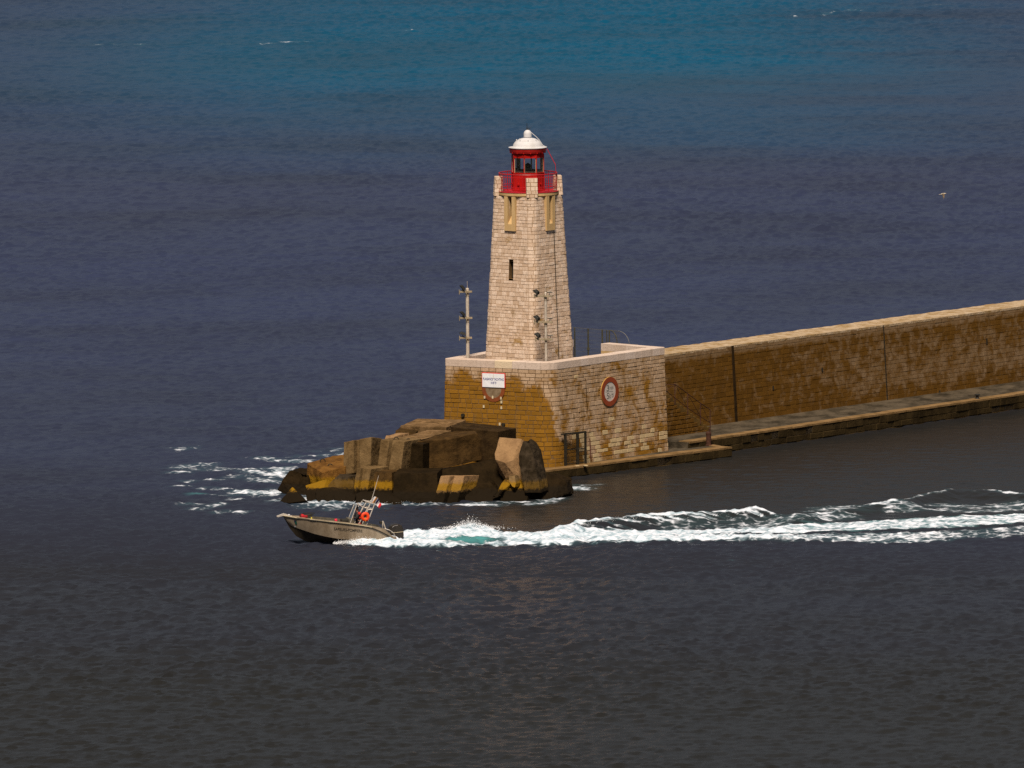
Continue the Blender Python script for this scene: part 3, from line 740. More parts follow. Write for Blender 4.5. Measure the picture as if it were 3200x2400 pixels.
ring0, ring1 = tsq(ZFL - .1, .42, -.42), tsq(ZTT, .42, -.42)
a = [B.vert((p.x, p.y, ZFL - .1)) for p in ring0]; b = [B.vert((p.x, p.y, ZTT)) for p in ring1]; n_ = len(a)
for i in range(n_): B.face((a[i], a[(i + 1) % n_], b[(i + 1) % n_], b[i]))
B.face(b); B.build('tower_core', M_IRON, lh)  # near-black core stands in for the dark inside the window recesses
w0, w1, w2, w3 = (PT.at(sa, za), PT.at(sb, za), PT.at(sb, zb_), PT.at(sa, zb_)); B = MB(); dp = lf_n * -.36
for p, q in ((w0, w1), (w1, w2), (w2, w3), (w3, w0)): B.quad(p, q, q + dp, p + dp)
B.build('slit_window', M_MORTAR, lh)
# plaster framed slots under the gallery
def slot(nrm, px, name):
    xs_ = V((-nrm.y, nrm.x, 0)); xs_ = xs_ if xs_.x > 0 else -xs_
    zt, zb0 = ZG - .24, tz(722, -1.5)
    c = TC + nrm * (dd(zb0) * .7071 - .02)
    q = Upl(px, 690, c, nrm); cx = c + xs_ * (q - c).dot(xs_)
    fw, ow = .80, .30; d0 = .14
    def bx(xa, xb, z_a, z_b, da, db): 
        p = [cx + xs_ * xa + nrm * da, cx + xs_ * xb + nrm * da, cx + xs_ * xb + nrm * db, cx + xs_ * xa + nrm * db]
        B.prism([V((k.x, k.y, z_a)) for k in p], (0, 0, z_b - z_a))
    B = MB(); bx(-fw / 2, -ow / 2, zb0, zt, -.6, d0); bx(ow / 2, fw / 2, zb0, zt, -.6, d0); bx(-ow / 2, ow / 2, zb0, zb0 + .40, -.6, d0)
    p0, p1 = cx - xs_ * ow / 2, cx + xs_ * ow / 2
    # sloping sill
    a_, b_ = [p + nrm * (d0 - .003) for p in (p0, p1)], [p - nrm * .40 for p in (p0, p1)]; za_ = zb0 + .40
    B.poly([V((a_[0].x, a_[0].y, za_)), V((a_[1].x, a_[1].y, za_)), V((b_[1].x, b_[1].y, za_ + .62)), V((b_[0].x, b_[0].y, za_ + .62))])
    f = recalc(B.build('window_surround', M_TRIM, lh))
    B = MB(); bx(-ow / 2 - .01, ow / 2 + .01, zb0 + .3, zt, -.50, -.46); recalc(B.build('shade_panel', paint('painted_shade', (.10, .055, .018), .9), f))  # dark panel added at the back, standing in for shade in the slot
slot(lf_n, 1597.3, 'l'); rt_n = (dirs[0] + dirs[1]).normalized(); slot(rt_n, 1716.0, 'r')
# conduit down the right face
B = MB(); 
def on_rt(px, py, off):
    z = tz(py, -1.0); p0 = TC + rt_n * (dd(z) * .7071 + off); r = ray(px, py); return CAM + r * ((p0 - CAM).dot(rt_n) / r.dot(rt_n))
B.tube([on_rt(1731 + (k / 8) * 15.5, 723 + k * 50, .05) for k in range(9)], .022, 6); B.build('conduit', M_IRON, lh)
# gallery slab, corner pillars, railing
GR = 1.73; B = MB(); g0 = V((TC.x, TC.y, ZG))
B.lathe([(1.2, -.26), (1.70, -.26), (1.78, -.20), (1.78, -.03)], g0, 56); B.build('gallery_slab', M_TRIM, lh)
B = MB(); B.lathe([(1.80, -.03), (1.80, .0), (.9, .012)], g0, 56); B.build('gallery_floor', paint('red_floor_paint', (.42, .010, .022), .6, 0, .3, 3), lh)
ZP = ZG + .86
for d in dirs:
    tan = V((-d.y, d.x, 0))
    def sq(z, ro, ri): 
        o = TC + d * (dd(z) - .20 + ro); i = TC + d * (1.62 + ri); return [i - tan * .31, o - tan * .31, o + tan * .31, i + tan * .31] if False else [i + tan * .31, i - tan * .31, o - tan * .31, o + tan * .31]
    def ring(z): 
        q = TC + d * (dd(z) - .16); return [TC + d * 1.52 + tan * .32, TC + d * 1.52 - tan * .32, q - tan * .32, q + tan * .32]
    r0 = [ring(ZTT - .02)[k] for k in (1, 2, 3, 0)]; r1 = [ring(ZP)[k] for k in (1, 2, 3, 0)]
    PPIL = Path(round_poly([xy(p) for p in r0], .05, True, 2), round_poly([xy(p) for p in r1], .05, True, 2), ZTT - .02, ZP, True)
    B = MB(); masonry(B, PPIL, .215, .25, .42, rng, .02, .012, stain=lambda s, z: .12, rough=.005, cham=.012)
    tp = [PPIL.at(c, ZP, .004) for c in PPIL.c[:-1]]; B.face([B.vert(p, (.7, .05, 0)) for p in tp])
    B.build('corner_pillar', [M_TOWER, M_MORT_T], lh, attrs=True)
def circ(r_, z, n=64, a0=0, a1=2 * PI): return [V((TC.x + r_ * math.cos(a0 + (a1 - a0) * i / n), TC.y + r_ * math.sin(a0 + (a1 - a0) * i / n), ZG + z)) for i in range(n + (0 if a1 - a0 > 6.28 else 1))]
rail = MB(); rail.tube(circ(1.70, 1.04), .030, 6, closed=True); ro = rail.build('gallery_railing', M_RED2, lh)
rail = MB()
for z in (.86, .30, .16): rail.tube(circ(1.69, z), .019, 5, closed=True)
for i in range(64):
    a_ = 2 * PI * i / 64; x, y = TC.x + 1.69 * math.cos(a_), TC.y + 1.69 * math.sin(a_)
    rail.tube([(x, y, ZG + (.0 if i % 8 == 0 else .16)), (x, y, ZG + 1.04)], .026 if i % 8 == 0 else .014, 5)
rail.build('balusters', M_RED2, ro)
# lantern room
def octo(r_, z): return [V((TC.x + r_ * math.sin(R(-13.4 + 45 * k)), TC.y - r_ * math.cos(R(-13.4 + 45 * k)), ZG + z)) for k in range(8)]
def octshell(B, prof, m=0, caps=False):
    rings = [[B.vert(p) for p in octo(r_, z)] for r_, z in prof]
    for a, b in zip(rings, rings[1:]):
        for k in range(8): B.face((a[k], a[(k + 1) % 8], b[(k + 1) % 8], b[k]), m)
B = MB(); octshell(B, [(1.01, 0), (1.01, .16), (.975, .17), (.975, 1.03), (1.0, 1.04), (1.0, 1.09), (.90, 1.09), (.90, .02)]); lr = B.build('lantern_wall', M_RED, lh)
for k in range(8):
    q0, q1 = octo(.975, .1)[k], octo(.975, .1)[(k + 1) % 8]
    B = MB(); B.tube([octo(.985, .02)[k], octo(.985, 1.06)[k]], .028, 6); B.build('panel_joint', M_RED, lr)
    c = (q0 + q1) / 2; nn = xy(c - TC).normalized(); B = MB(); c = V((c.x, c.y, ZG + .42)); B.tube([c, c + nn * .08, c + nn * .10], [.07, .09, .02], 10); B.build('vent_cowl', M_RED, lr)
B = MB(); octshell(B, [(.90, 1.09), (.91, 1.09), (.91, 1.20), (.87, 1.20)]); B.build('inner_sill', M_CREAM, lr)
g, gnt, gb = newmat('lantern_glass'); gl = N(gnt, 'BsdfGlossy', {'Roughness': .03}); tr = N(gnt, 'BsdfTransparent'); tr.inputs[0].default_value = (.95, .97, .98, 1)
ms = N(gnt, 'MixShader'); fr = N(gnt, 'Fresnel', {'IOR': 1.4}); gnt.links.new(fr.outputs[0], ms.inputs[0]); gnt.links.new(tr.outputs[0], ms.inputs[1]); gnt.links.new(gl.outputs[0], ms.inputs[2])
gnt.links.new(ms.outputs[0], gnt.nodes['Material Output'].inputs[0])
for k in range(8):
    B = MB(); B.tube([octo(.955, 1.08)[k], octo(.955, 2.02)[k]], .032, 6); po = B.build('window_post', M_RED, lh)
    B = MB(); B.tube([octo(.895, 1.08)[k], octo(.895, 2.02)[k]], .045, 6); B.build('inner_post', M_CREAM, po)
    a, b, c, d = octo(.93, 1.09)[k], octo(.93, 1.09)[(k + 1) % 8], octo(.93, 1.98)[(k + 1) % 8], octo(.93, 1.98)[k]
    B = MB(); B.quad(a, b, c, d); B.build('window_pane', g, lh)
B = MB(); octshell(B, [(.88, 1.96), (.99, 1.96), (.99, 2.17), (.95, 2.20), (.95, 2.25), (.86, 2.25)]); B.build('lantern_header', M_RED, lh)
B = MB(); B.lathe([(.86, 2.24), (1.04, 2.24), (1.05, 2.28), (1.07, 2.31), (1.085, 2.50), (1.02, 2.51)], g0, 48, caps=False); cor = B.build('cornice', paint('red_cornice', (.40, .014, .010), .45, 0, .2, 3), lh, smooth='auto')
for k in range(16):
    a_ = 2 * PI * (k + .4) / 16; q = TC + V((math.cos(a_), math.sin(a_), 0)) * 1.035
    B = MB(); B.box((q.x, q.y, ZG + 2.255), (.06, .06, .07), Matrix.Rotation(a_, 3, 'Z')); B.build('bracket', M_RED, cor)
DZ = 2.50
prof = [(1.04, 0), (1.13, .02), (1.135, .05), (1.0, .075), (.90, .09)] + [(.87 * math.cos(t), .09 + .53 * math.sin(t)) for t in [R(x) for x in range(4, 70, 6)]] + [(.27, .59), (.2, .61)]
B = MB(); B.lathe(prof, g0 + V((0, 0, DZ)), 48); dome = B.build('dome', M_WHITE, lh, smooth='auto')
B = MB(); B.lathe([(.63, .425), (.655, .44), (.655, .45), (.60, .455)], g0 + V((0, 0, DZ)), 40); B.build('dome_ring', M_WHITE, dome)
for k in range(8):
    a_ = 2 * PI * (k + .05) / 8; q = V((TC.x + .655 * math.cos(a_), TC.y + .655 * math.sin(a_), ZG + DZ + .44)); B = MB()
    B.tube([q, q + V((0, 0, .08))], .03, 8); B.build('dome_lug', M_WHITE, dome)
B = MB(); B.lathe([(.20, .58), (.205, .65), (.235, .655), (.235, .83)] + [(.235 * math.cos(t), .83 + .235 * math.sin(t)) for t in [R(x) for x in range(10, 90, 12)]] + [(.01, 1.065)], g0 + V((0, 0, DZ)), 28); B.build('ball_finial', M_WHITE, dome, smooth='auto')
top = g0 + V((0, 0, DZ + 1.04)); B = MB(); B.tube([top + V((-.02, 0, 0)), top + V((-.04, 0, .42))], [.03, .012], 6)
for dx, dz_ in ((.14, .10), (.22, .17), (.10, .22), (-.10, .16)): B.tube([top + V((.02, 0, .02)), top + V((dx, .04, dz_))], .012, 5)
B.build('lightning_rod', M_IRON, dome)
B = MB(); r_ = []
pts = [g0 + V((.20, -.05, DZ + .92)), g0 + V((.52, -.05, DZ + .64)), g0 + V((.70, -.05, DZ + .44)), g0 + V((.90, -.05, DZ + .14)), g0 + V((1.12, -.05, DZ + .04))]
B.tube(pts, .018, 5); B.build('dome_ladder_rail', M_WHITE, dome)
B = MB()
for off in (-.16, .16): B.tube([g0 + V((1.12, off, 2.46)), g0 + V((1.36, off, 2.0)), g0 + V((1.62, off, 1.5)), g0 + V((1.64, off, 1.04))], .016, 5)
for k in range(5):
    f = k / 4; q = g0 + V((1.18 + .42 * f, 0, 2.34 - .8 * f)); B.tube([q + V((0, -.16, 0)), q + V((0, .16, 0))], .011, 5)
B.build('gallery_ladder', M_RED2, lh)
B = MB(); B.lathe([(.05, .9), (.05, 1.05), (.17, 1.07), (.19, 1.13), (.19, 1.30), (.16, 1.36), (.22, 1.40), (.22, 1.50), (.12, 1.56), (.06, 1.62)], g0, 20); B.build('lamp', paint('lamp_brass', (.10, .085, .045), .3, .4, .2, 6), lh, smooth='auto')
B = MB(); B.lathe([(.02, .0), (.88, .02)], g0 + V((0, 0, 1.0)), 24, caps=False); B.build('lamp_floor', M_CREAM, lr)

# ------------------------------------------------------------------ floodlight masts
def mast(px, pyb, pyt, y, label, arms, thick):
    b = Uy(px, pyb, y); t = Uy(px - 1.6, pyt, y); z0 = ZFL; rx = V((1, 0, 0))
    ms = thing('floodlight_mast', V((b.x, b.y, z0)), label, 'lamp post', 'floodlight masts on the platform')
    B = MB(); B.lathe([(thick * 1.9, 0), (thick * 1.9, .03), (thick * 1.05, .05), (thick, t.z - z0), (thick * .6, t.z - z0 + .04)], (b.x, b.y, z0), 16); B.build('pole', M_GALV, ms)
    B = MB(); q = V((b.x, b.y, t.z)); B.tube([q, q + V((0, 0, .44))], .012, 5); B.build('spike_rod', M_GALV, ms)
    for apy, xl, xr_, heads, yaw in arms:
        z = Uy(px, apy, y).z; c, s_ = math.cos(yaw), math.sin(yaw); d = V((c, s_, 0)); n_ = V((-s_, c, 0)); q = V((b.x, b.y, z)) - n_ * (thick + .05)
        RMt = Matrix((d, n_, up)).transposed()
        B = MB(); B.box(q + d * (xl + xr_) / 2, (xr_ - xl, .09, .11), RMt)
        for e in (xl, xl + (xr_ - xl) * .55): B.box(q + d * e + V((0, 0, -.01)), (.035, .16, .28), RMt)
        B.box(q + n_ * (thick + .05), (thick * 2.4, thick * 2.6, .10), RMt)
        for dz_ in (-.16, -.24): B.box(V((b.x, b.y, z + dz_)), (thick * 2.25, thick * 2.25, .025))
        arm = B.build('crossarm', paint('arm_steel', (.34, .27, .18), .6, .1, .25, 5), ms, bevel=.008)
        for hx, tilt, hy, flat in heads:
            p = q + d * hx + V((0, 0, .10)); Rm = Matrix.Rotation(hy, 3, 'Z') @ Matrix.Rotation(tilt, 3, 'Y'); B = MB()
            cc = p + V((0, 0, .16 if not flat else .13))
            if not flat:
                w2, h2 = .20, .17
                A = [cc + Rm @ V(k) for k in ((-w2, -h2, -.07), (w2, -h2, -.07), (w2, h2, -.07), (-w2, h2, -.07))]
                Bk = [cc + Rm @ V(k) for k in ((-w2 * .6, -h2 * .7, .09), (w2 * .6, -h2 * .7, .09), (w2 * .6, h2 * .7, .09), (-w2 * .6, h2 * .7, .09))]
                ia = [B.vert(k) for k in A]; ib = [B.vert(k) for k in Bk]; B.face(ia[::-1]); B.face(ib)
                for k in range(4): B.face((ia[k], ia[(k + 1) % 4], ib[(k + 1) % 4], ib[k]))
            else:
                B.box(cc, (.30, .24, .05), Rm)
            hd = recalc(B.build('floodlight', M_DARK, arm, bevel=.02)); B = MB()
            B.tube([p + V((0, 0, -.06)), p + V((0, 0, .02)), cc + V((0, 0, -.04))], .022, 6); B.box(p + V((0, 0, -.02)), (.18, .05, .03)); B.build('yoke', M_DARK if not flat else M_GALV, hd)
            if flat:
                B = MB(); B.box(cc + V((0, 0, .032)), (.31, .25, .012), Rm); B.build('lid', M_GALV, hd)
    return ms
mfy = (PL + (PC - PL) * .215).y
mast(1462, 1117, 902, mfy + 1.35, 'thick pale floodlight mast with three dark lamps, left of the tower against the sea',
     [(911, -.50, .26, [(-.30, R(50), .2, False)], R(8)), (993, -.50, .26, [(-.30, R(48), .2, False)], R(8)), (1055, -.50, .24, [(-.30, R(20), .1, False)], R(6))], .095)
mast(1706.5, 1122, 915, PC.y + 1.35, 'thinner pale floodlight mast with lamps on both sides, standing before the tower corner',
     [(925, -.66, .42, [(-.52, R(-38), R(150), False), (.27, R(4), .1, True)], R(-12)), (1006, -.66, .42, [(-.50, R(-38), R(150), False), (.27, R(4), .1, True)], R(-12)), (1060, -.60, .42, [(-.46, R(-38), R(150), False), (.30, R(4), .1, True)], R(-12))], .072)

# ------------------------------------------------------------------ wire mesh fence in the gap at the back
gy = xy(Uz(1840, 1067, ZC)); FZ0 = ZFL
def fpt(px, z): 
    p0 = GE + bn * .3; q = Upl(px, 1040, p0, bn); return V((q.x, q.y, z))
fz = Upl(1840, 1027, GE + bn * .3, bn).z
fen = thing('mesh_fence', fpt(1840, FZ0), 'see-through wire mesh fence with thin posts, closing the gap right of the tower foot', 'fence')
M_FPOST = paint('fence_post_paint', (.055, .05, .028), .7, 0, .3, 6); M_WIRE = paint('fence_wire', (.17, .165, .15), .55, .3, .2, 8)
for px, r_ in ((1796, .045), (1838, .05), (1882, .045), (1896, .03), (1904, .045)):
    B = MB(); q = fpt(px, FZ0); B.tube([q, V((q.x, q.y, fz))], r_, 8); B.build('post', M_FPOST, fen)
q = fpt(1838, FZ0 + .62); B = MB(); B.box((q.x, q.y, Upl(1838, 1090, GE + bn * .3, bn).z), (.16, .12, .16)); B.build('lock_box', M_FPOST, fen)
B = MB(); p0, p1 = fpt(1788, 0), fpt(1938, 0); nW = 46
for i in range(nW + 1):
    q = lerp(p0, p1, i / nW); B.tube([V((q.x, q.y, FZ0)), V((q.x, q.y, fz))], .0052, 3, caps=False)
for i in range(9):
    z = FZ0 + (fz - FZ0) * (i + 1) / 9; B.tube([V((p0.x, p0.y, z)), V((p1.x, p1.y, z))], .006 if i < 8 else .014, 3, caps=False)
B.build('wire_mesh', M_WIRE, fen)
def arc(px0, px1, r_, mat, nm):
    a, b = fpt(px0, fz), fpt(px1, fz); d = b - a; B = MB(); H = (fz - Upl(1965, 1076, GE + bn * .3, bn).z)
    B.tube([a + d * math.sin(t) - V((0, 0, 1)) * H * (1 - math.cos(t)) for t in [R(x) for x in range(0, 91, 9)]], r_, 6); B.build(nm, mat, fen)
arc(1908, 1928, .032, M_FPOST, 'curved_stay'); arc(1932, 1966, .020, M_WIRE, 'curved_edge')
B = MB(); a, b = fpt(1908, fz), fpt(1966, fz)
for k in range(14):
    f = (k + 1) / 15; x = lerp(fpt(1908, 0), fpt(1964, 0), f); ff = max(0, (f - .45) / .55); zt = fz - (fz - FZ0) * .55 * (1 - math.sqrt(max(0, 1 - ff * ff)))
    B.tube([V((x.x, x.y, FZ0)), V((x.x, x.y, zt))], .005, 3, caps=False)
B.build('fan_wires', M_WIRE, fen)

# ------------------------------------------------------------------ stair with railing between platform and breakwater
P4 = xy(Uz(2219, 1344, ZQ)); sdn = -jd; sideN = jn
st = thing('stone_stair', V((P4.x, P4.y, ZQ)), 'worn stone stair climbing left along the breakwater behind the platform corner', 'stairs')
def stepz(s): return ZQ + .19 * (math.floor(s / .335) + 1) if s > 0 else ZQ
LSt = 7.0; B = MB(); k = 0
wj = (P4 - J0).dot(jn) - .12
while k * .335 < LSt:
    a, b = P4 + sdn * (k * .335), P4 + sdn * LSt
    if True:
        q = [a, a + sdn * .335, a + sdn * .335 - sideN * wj, a - sideN * wj]; zt = ZQ + .19 * (k + 1)
        B.prism([V((p.x, p.y, ZQ - .5)) for p in q], (0, 0, zt - ZQ + .5))
    k += 1
recalc(B.build('steps', plain_stone('step_stone', (.14, .08, .022), (.08, .045, .014), 1.5), st))
PS = Path([P4 + sdn * LSt + sideN * .04, P4 + sideN * .04], [P4 + sdn * LSt + sideN * .04, P4 + sideN * .04], ZQ - .2, ZQ + 4.0)
def tp(z):
    s = (math.ceil((z - ZQ) / .19) ) * .335 if z > ZQ else 0
    return None if s > LSt - .5 else (0.0, LSt - s)
B = MB(); masonry(B, PS, .25, .38, .7, rng, .03, .03, stain=lambda s, z: .78, top=tp); B.build('side_wall', [M_JETTY, M_MORT_D], st, attrs=True)
rl = thing('stair_railing', V((P4.x, P4.y, ZQ)), 'rusty iron railing with crossing diagonals beside the stone stair', 'railing')
def onst(px, py): return Upl(px, py, P4 + sideN * .02, sideN)
tops = [(2109, 1200), (2149, 1230), (2189, 1260), (2219, 1280)]; bots = [(2109, 1257), (2149, 1287), (2189, 1317), (2219.5, 1344)]; low_ = [(2110, 1244), (2149.5, 1275), (2189, 1302), (2219, 1321)]
for t_, b_ in zip(tops, bots):
    B = MB(); B.tube([onst(*b_) - V((0, 0, .15)), onst(*t_)], .032, 6); B.build('post', M_RUST, rl)
B = MB(); B.tube([onst(2060, 1205)] + [onst(*t_) for t_ in tops], .024, 6); B.build('handrail', M_RUST, rl)
B = MB(); B.tube([onst(2078, 1219)] + [onst(*t_) for t_ in low_], .02, 6); B.build('lower_rail', M_RUST, rl)
for a, b in zip(tops, low_[1:]):
    B = MB(); B.tube([onst(*a), onst(*b)], .015, 5); B.build('diagonal', M_RUST, rl)
B = MB(); B.tube([onst(*tops[0]), onst(2083, 1220)], .015, 5); B.build('diagonal', M_RUST, rl)
# mooring posts
q = Uz(2214.5, 1391, ZL); mp = thing('mooring_post', q, 'tall rusty mooring post at the corner of the low landing', 'bollard', 'mooring bollards')
B = MB(); B.lathe([(.155, -.1), (.15, .6), (.165, .66), (.165, .76), (.13, .80)], q, 20); B.build('shaft', M_RUST, mp)
B = MB(); B.lathe([(.21, -.05), (.21, .03), (.16, .05)], q, 20); B.build('foot_flange', M_RUST, mp)
B = MB(); B.lathe([(.05, .78), (.05, .98), (.03, 1.0)], q + V((.06, .03, 0)), 10); B.build('spindle', M_RUST, mp)
q = Uz(3054, 1246, ZQ); mb = thing('mooring_bollard', q, 'small black mushroom bollard on the quay edge at far right', 'bollard', 'mooring bollards')
B = MB(); B.lathe([(.13, -.02), (.10, .05), (.085, .16), (.09, .2)], q, 16); B.build('stem', M_DARK, mb)
B = MB(); B.lathe([(.09, .19), (.17, .21), (.18, .25), (.12, .29), (.03, .30)], q, 16); B.build('cap', M_DARK, mb)
# gate across the landing
ga, gb_ = on_right(1752, 1354, .10), None
gA = xy(on_right(1755, 1440, .15)); gB = xy(Uz(1831, 1449, ZL)); gz = Upl(1760, 1354, gA, outn(gA, gB)).z; zz0 = ZL - .05
gt = thing('landing_gate', V((gA.x, gA.y, ZL)), 'dark iron gate of posts and thin bars standing across the landing by the platform corner', 'gate')
def gp(f, z): q = lerp(gA, gB, f); return V((q.x, q.y, z))
gd = (gB - gA).normalized(); GM = Matrix((gd, V((-gd.y, gd.x, 0)), up)).transposed(); GL = (gB - gA).length
def gpost(f, w_):
    B = MB(); B.box(gp(f, (zz0 + gz) / 2), (w_, .10, gz - zz0), GM); B.build('post', M_IRON, gt)
f1 = .16; f2 = .66
gpost(f1, .15); gpost(f2, .13); gpost(.985, .11)
B = MB(); B.box(gp(.5, gz - .045), (GL, .12, .09), GM); B.build('top_beam', M_IRON, gt)
for z in (ZL + .1, ZL + .92):
    B = MB(); B.box(gp(.58, z), (GL * .82, .035, .045), GM); B.build('cross_bar', M_IRON, gt)
B = MB()
for k in range(19):
    f = f1 + .05 + (.93 - f1) * k / 18
    if abs(f - f2) > .03: B.tube([gp(f, ZL), gp(f, gz - .06)], .008, 4)
B.build('thin_bars', M_IRON, gt)
B = MB()
for k in range(12): B.tube([gp(.04 + .9 * k / 11, gz), gp(.04 + .9 * k / 11, gz + .13)], .009, 4)
B.build('spikes', paint('pale_spikes', (.26, .18, .08), .7), gt)
for px, py in ((1803, 1456), (1829.5, 1455)):
    q = Uz(px, py, ZL + .01); B = MB(); B.box(q + V((0, 0, .005)), (.24, .22, .04), Matrix.Rotation(.4, 3, 'Z')); B.build('pale_footplate', paint('foot_cream', (.55, .42, .24), .6), gt)
q0, q1 = on_right(1847, 1441, .14), on_right(1843.5, 1372, .05)
pl = thing('leaning_pole', q0, 'thin dark red pole leaning on the right wall beside the gate', 'pole'); B = MB(); B.tube([q0, q1], .028, 6); B.build('shaft', paint('dark_red_pole', (.06, .008, .006), .6), pl)
B = MB(); B.tube([q1, q1 + V((0, 0, .03))], .04, 8); B.build('end_cap', M_RUST, pl)
# ------------------------------------------------------------------ concrete blocks and boulders round the head
def rock_mat(name, col, col2, rough=.9, low=.75, streak=.5, yk=.85):
    m, nt, b = newmat(name); p = wpos(nt); X_, Y_, Z_ = xyz(nt, p)
    n1 = nz(nt, p, 1.3, 6, .65, .3); n2 = nz(nt, p, 7, 5, .7); n3 = nz(nt, scaled(nt, p, (1, 1, .22)), 3.2, 5, .6)
    c = mixc(nt, sstep(nt, n1, .36, .66), col, col2)
    c = mixc(nt, sstep(nt, n3, .5, .72, 0, streak), c, tuple(x * .35 for x in col2))
    c = mixc(nt, mth(nt, 'MULTIPLY', n2, .4), c, tuple(x * .45 for x in col2))
    vo = N(nt, 'TexVoronoi', {'Scale': .55, 'Randomness': 1.0}, feature='DISTANCE_TO_EDGE'); nt.links.new(mixc(nt, .35, p, N(nt, 'TexNoise', {'Vector': p, 'Scale': 1.6, 'Detail': 5}).outputs['Color'], 'ADD'), vo.inputs['Vector'])
    ck = mth(nt, 'MULTIPLY', sstep(nt, vo.outputs[0], .010, .0, 0, .5), sstep(nt, n1, .45, .62))
    c = mixc(nt, ck, c, tuple(x * .25 for x in col2))
    c = mixc(nt, sstep(nt, nz(nt, p, 18, 2, .5), .62, .74, 0, .6), c, tuple(x * .3 for x in col2))
    zz = mth(nt, 'ADD', Z_, mth(nt, 'MULTIPLY', mth(nt, 'SUBTRACT', n2, .5), .55))
    yel = mth(nt, 'MULTIPLY', sstep(nt, zz, low + .42, low + .22), sstep(nt, zz, low - .22, low - .02))
    c = mixc(nt, mth(nt, 'MULTIPLY', yel, yk), c, (.24, .125, .006))
    c = mixc(nt, sstep(nt, zz, low - .02, low - .22), c, (.012, .008, .004))
    setin(nt, b.inputs['Base Color'], c); b.inputs['Roughness'].default_value = rough; b.inputs['Specular IOR Level'].default_value = .06
    bump(nt, b, mth(nt, 'ADD', nz(nt, p, 5, 7, .72), mth(nt, 'MULTIPLY', nz(nt, p, 26, 4, .7), .3)), .9, .06)
    return m
MR_L = rock_mat('pale_concrete', (.21, .135, .062), (.13, .08, .034))
MR_B = rock_mat('brown_concrete', (.085, .046, .015), (.036, .020, .007))
MR_T = rock_mat('weathered_concrete', (.24, .145, .07), (.095, .055, .022), streak=.3)
MR_D = rock_mat('wet_concrete', (.024, .014, .005), (.012, .007, .002), .8, yk=.0)
MR_G = rock_mat('grey_boulder', (.052, .037, .023), (.022, .015, .008), .85, yk=.25)
MR_D2 = rock_mat('shaded_concrete', (.050, .029, .011), (.022, .012, .005))  # crevice shade put into the colour: darker brown than the other blocks
MR_O = rock_mat('rust_stained_concrete', (.20, .095, .022), (.10, .045, .012))
MR_S = rock_mat('sunlit_concrete', (.34, .205, .10), (.25, .145, .07), streak=.2)  # sunlight on the bright blocks is put into this lighter tan

def rock(label, mat, front, ext=None, back=None, rough=.05, bev=.06, cuts=4, cat='concrete block', name='concrete_block', rings=None, seed=0, group='concrete blocks round the jetty head', hollow=None):
    if name == 'concrete_block': rough, bev = rough * .62, .028
    """front: outline seen in the photo with the distance of each corner; the body reaches back by ext (or to the back outline)"""
    P = [Uy(*q) for q in front]
    Q = [p + V(ext) for p in P] if back is None else [Uy(*q) for q in back]
    bm = bmesh.new(); vs = [bm.verts.new(p) for p in P + Q]
    r = bmesh.ops.convex_hull(bm, input=vs)
    bmesh.ops.delete(bm, geom=[v for v in bm.verts if not v.link_faces], context='VERTS')
    bmesh.ops.dissolve_limit(bm, angle_limit=R(4), verts=bm.verts, edges=bm.edges)
    return finish_rock(bm, label, mat, rough, bev, cuts, cat, name, rings, seed, group, hollow)
def finish_rock(bm, label, mat, rough, bev, cuts, cat, name, rings, seed, group, hollow=None):
    if bev: bmesh.ops.bevel(bm, geom=bm.edges[:], offset=bev, segments=2, profile=.6, affect='EDGES', clamp_overlap=True)
    bmesh.ops.triangulate(bm, faces=bm.faces)
    for _ in range(cuts):
        es = [e for e in bm.edges if e.calc_length() > .2]
        if not es: break
        bmesh.ops.subdivide_edges(bm, edges=es, cuts=1, use_grid_fill=True); bmesh.ops.triangulate(bm, faces=[f for f in bm.faces if len(f.verts) > 3])
    bm.normal_update(); c = sum((v.co for v in bm.verts), V()) / len(bm.verts)
    for v in bm.verts:
        q = v.co * 1.1 + V((seed * 7.1, 0, 0)); q2 = v.co * 4.3 + V((seed * 3.3, 9, 0))
        chip = max(0, mnoise.noise(v.co * .9 + V((3, seed * 5, 1))) - .28)
        v.co += v.normal * (mnoise.noise(q) * rough * .8 + mnoise.noise(q2) * rough * .5 + mnoise.noise(v.co * 11) * rough * .28 - chip * rough * 5)
        if hollow:
            for hc, hr, hd in hollow:
                d = V((v.co.x - hc.x, v.co.y - hc.y, 0)).length
                if d < hr and v.normal.z > .6: v.co.z -= hd * (1 - (d / hr) ** 2)
    lo = min(v.co.z for v in bm.verts)
    base = V((c.x, c.y, max(lo, 0)))
    for v in bm.verts: v.co -= base
    me = bpy.data.meshes.new(name); bm.to_mesh(me); bm.free(); me.materials.append(mat)
    o = bpy.data.objects.new(name, me); o.location = base; COL.objects.link(o); ORG[o.name] = base.copy(); tag(o, label, cat, group)
    if rings:
        for px, py, y, ax in rings:
            q = Uy(px, py, y); B = MB(); a = R(ax); d = V((math.cos(a), math.sin(a), 0))
            B.tube([q + d * .15 * math.cos(t) + V((0, 0, 1)) * .17 * math.sin(t) for t in [PI * i / 10 for i in range(11)]], .028, 6)
            rr = B.build('lifting_ring', M_IRON); rr.parent = o
            for v in rr.data.vertices: v.co -= base
    return o
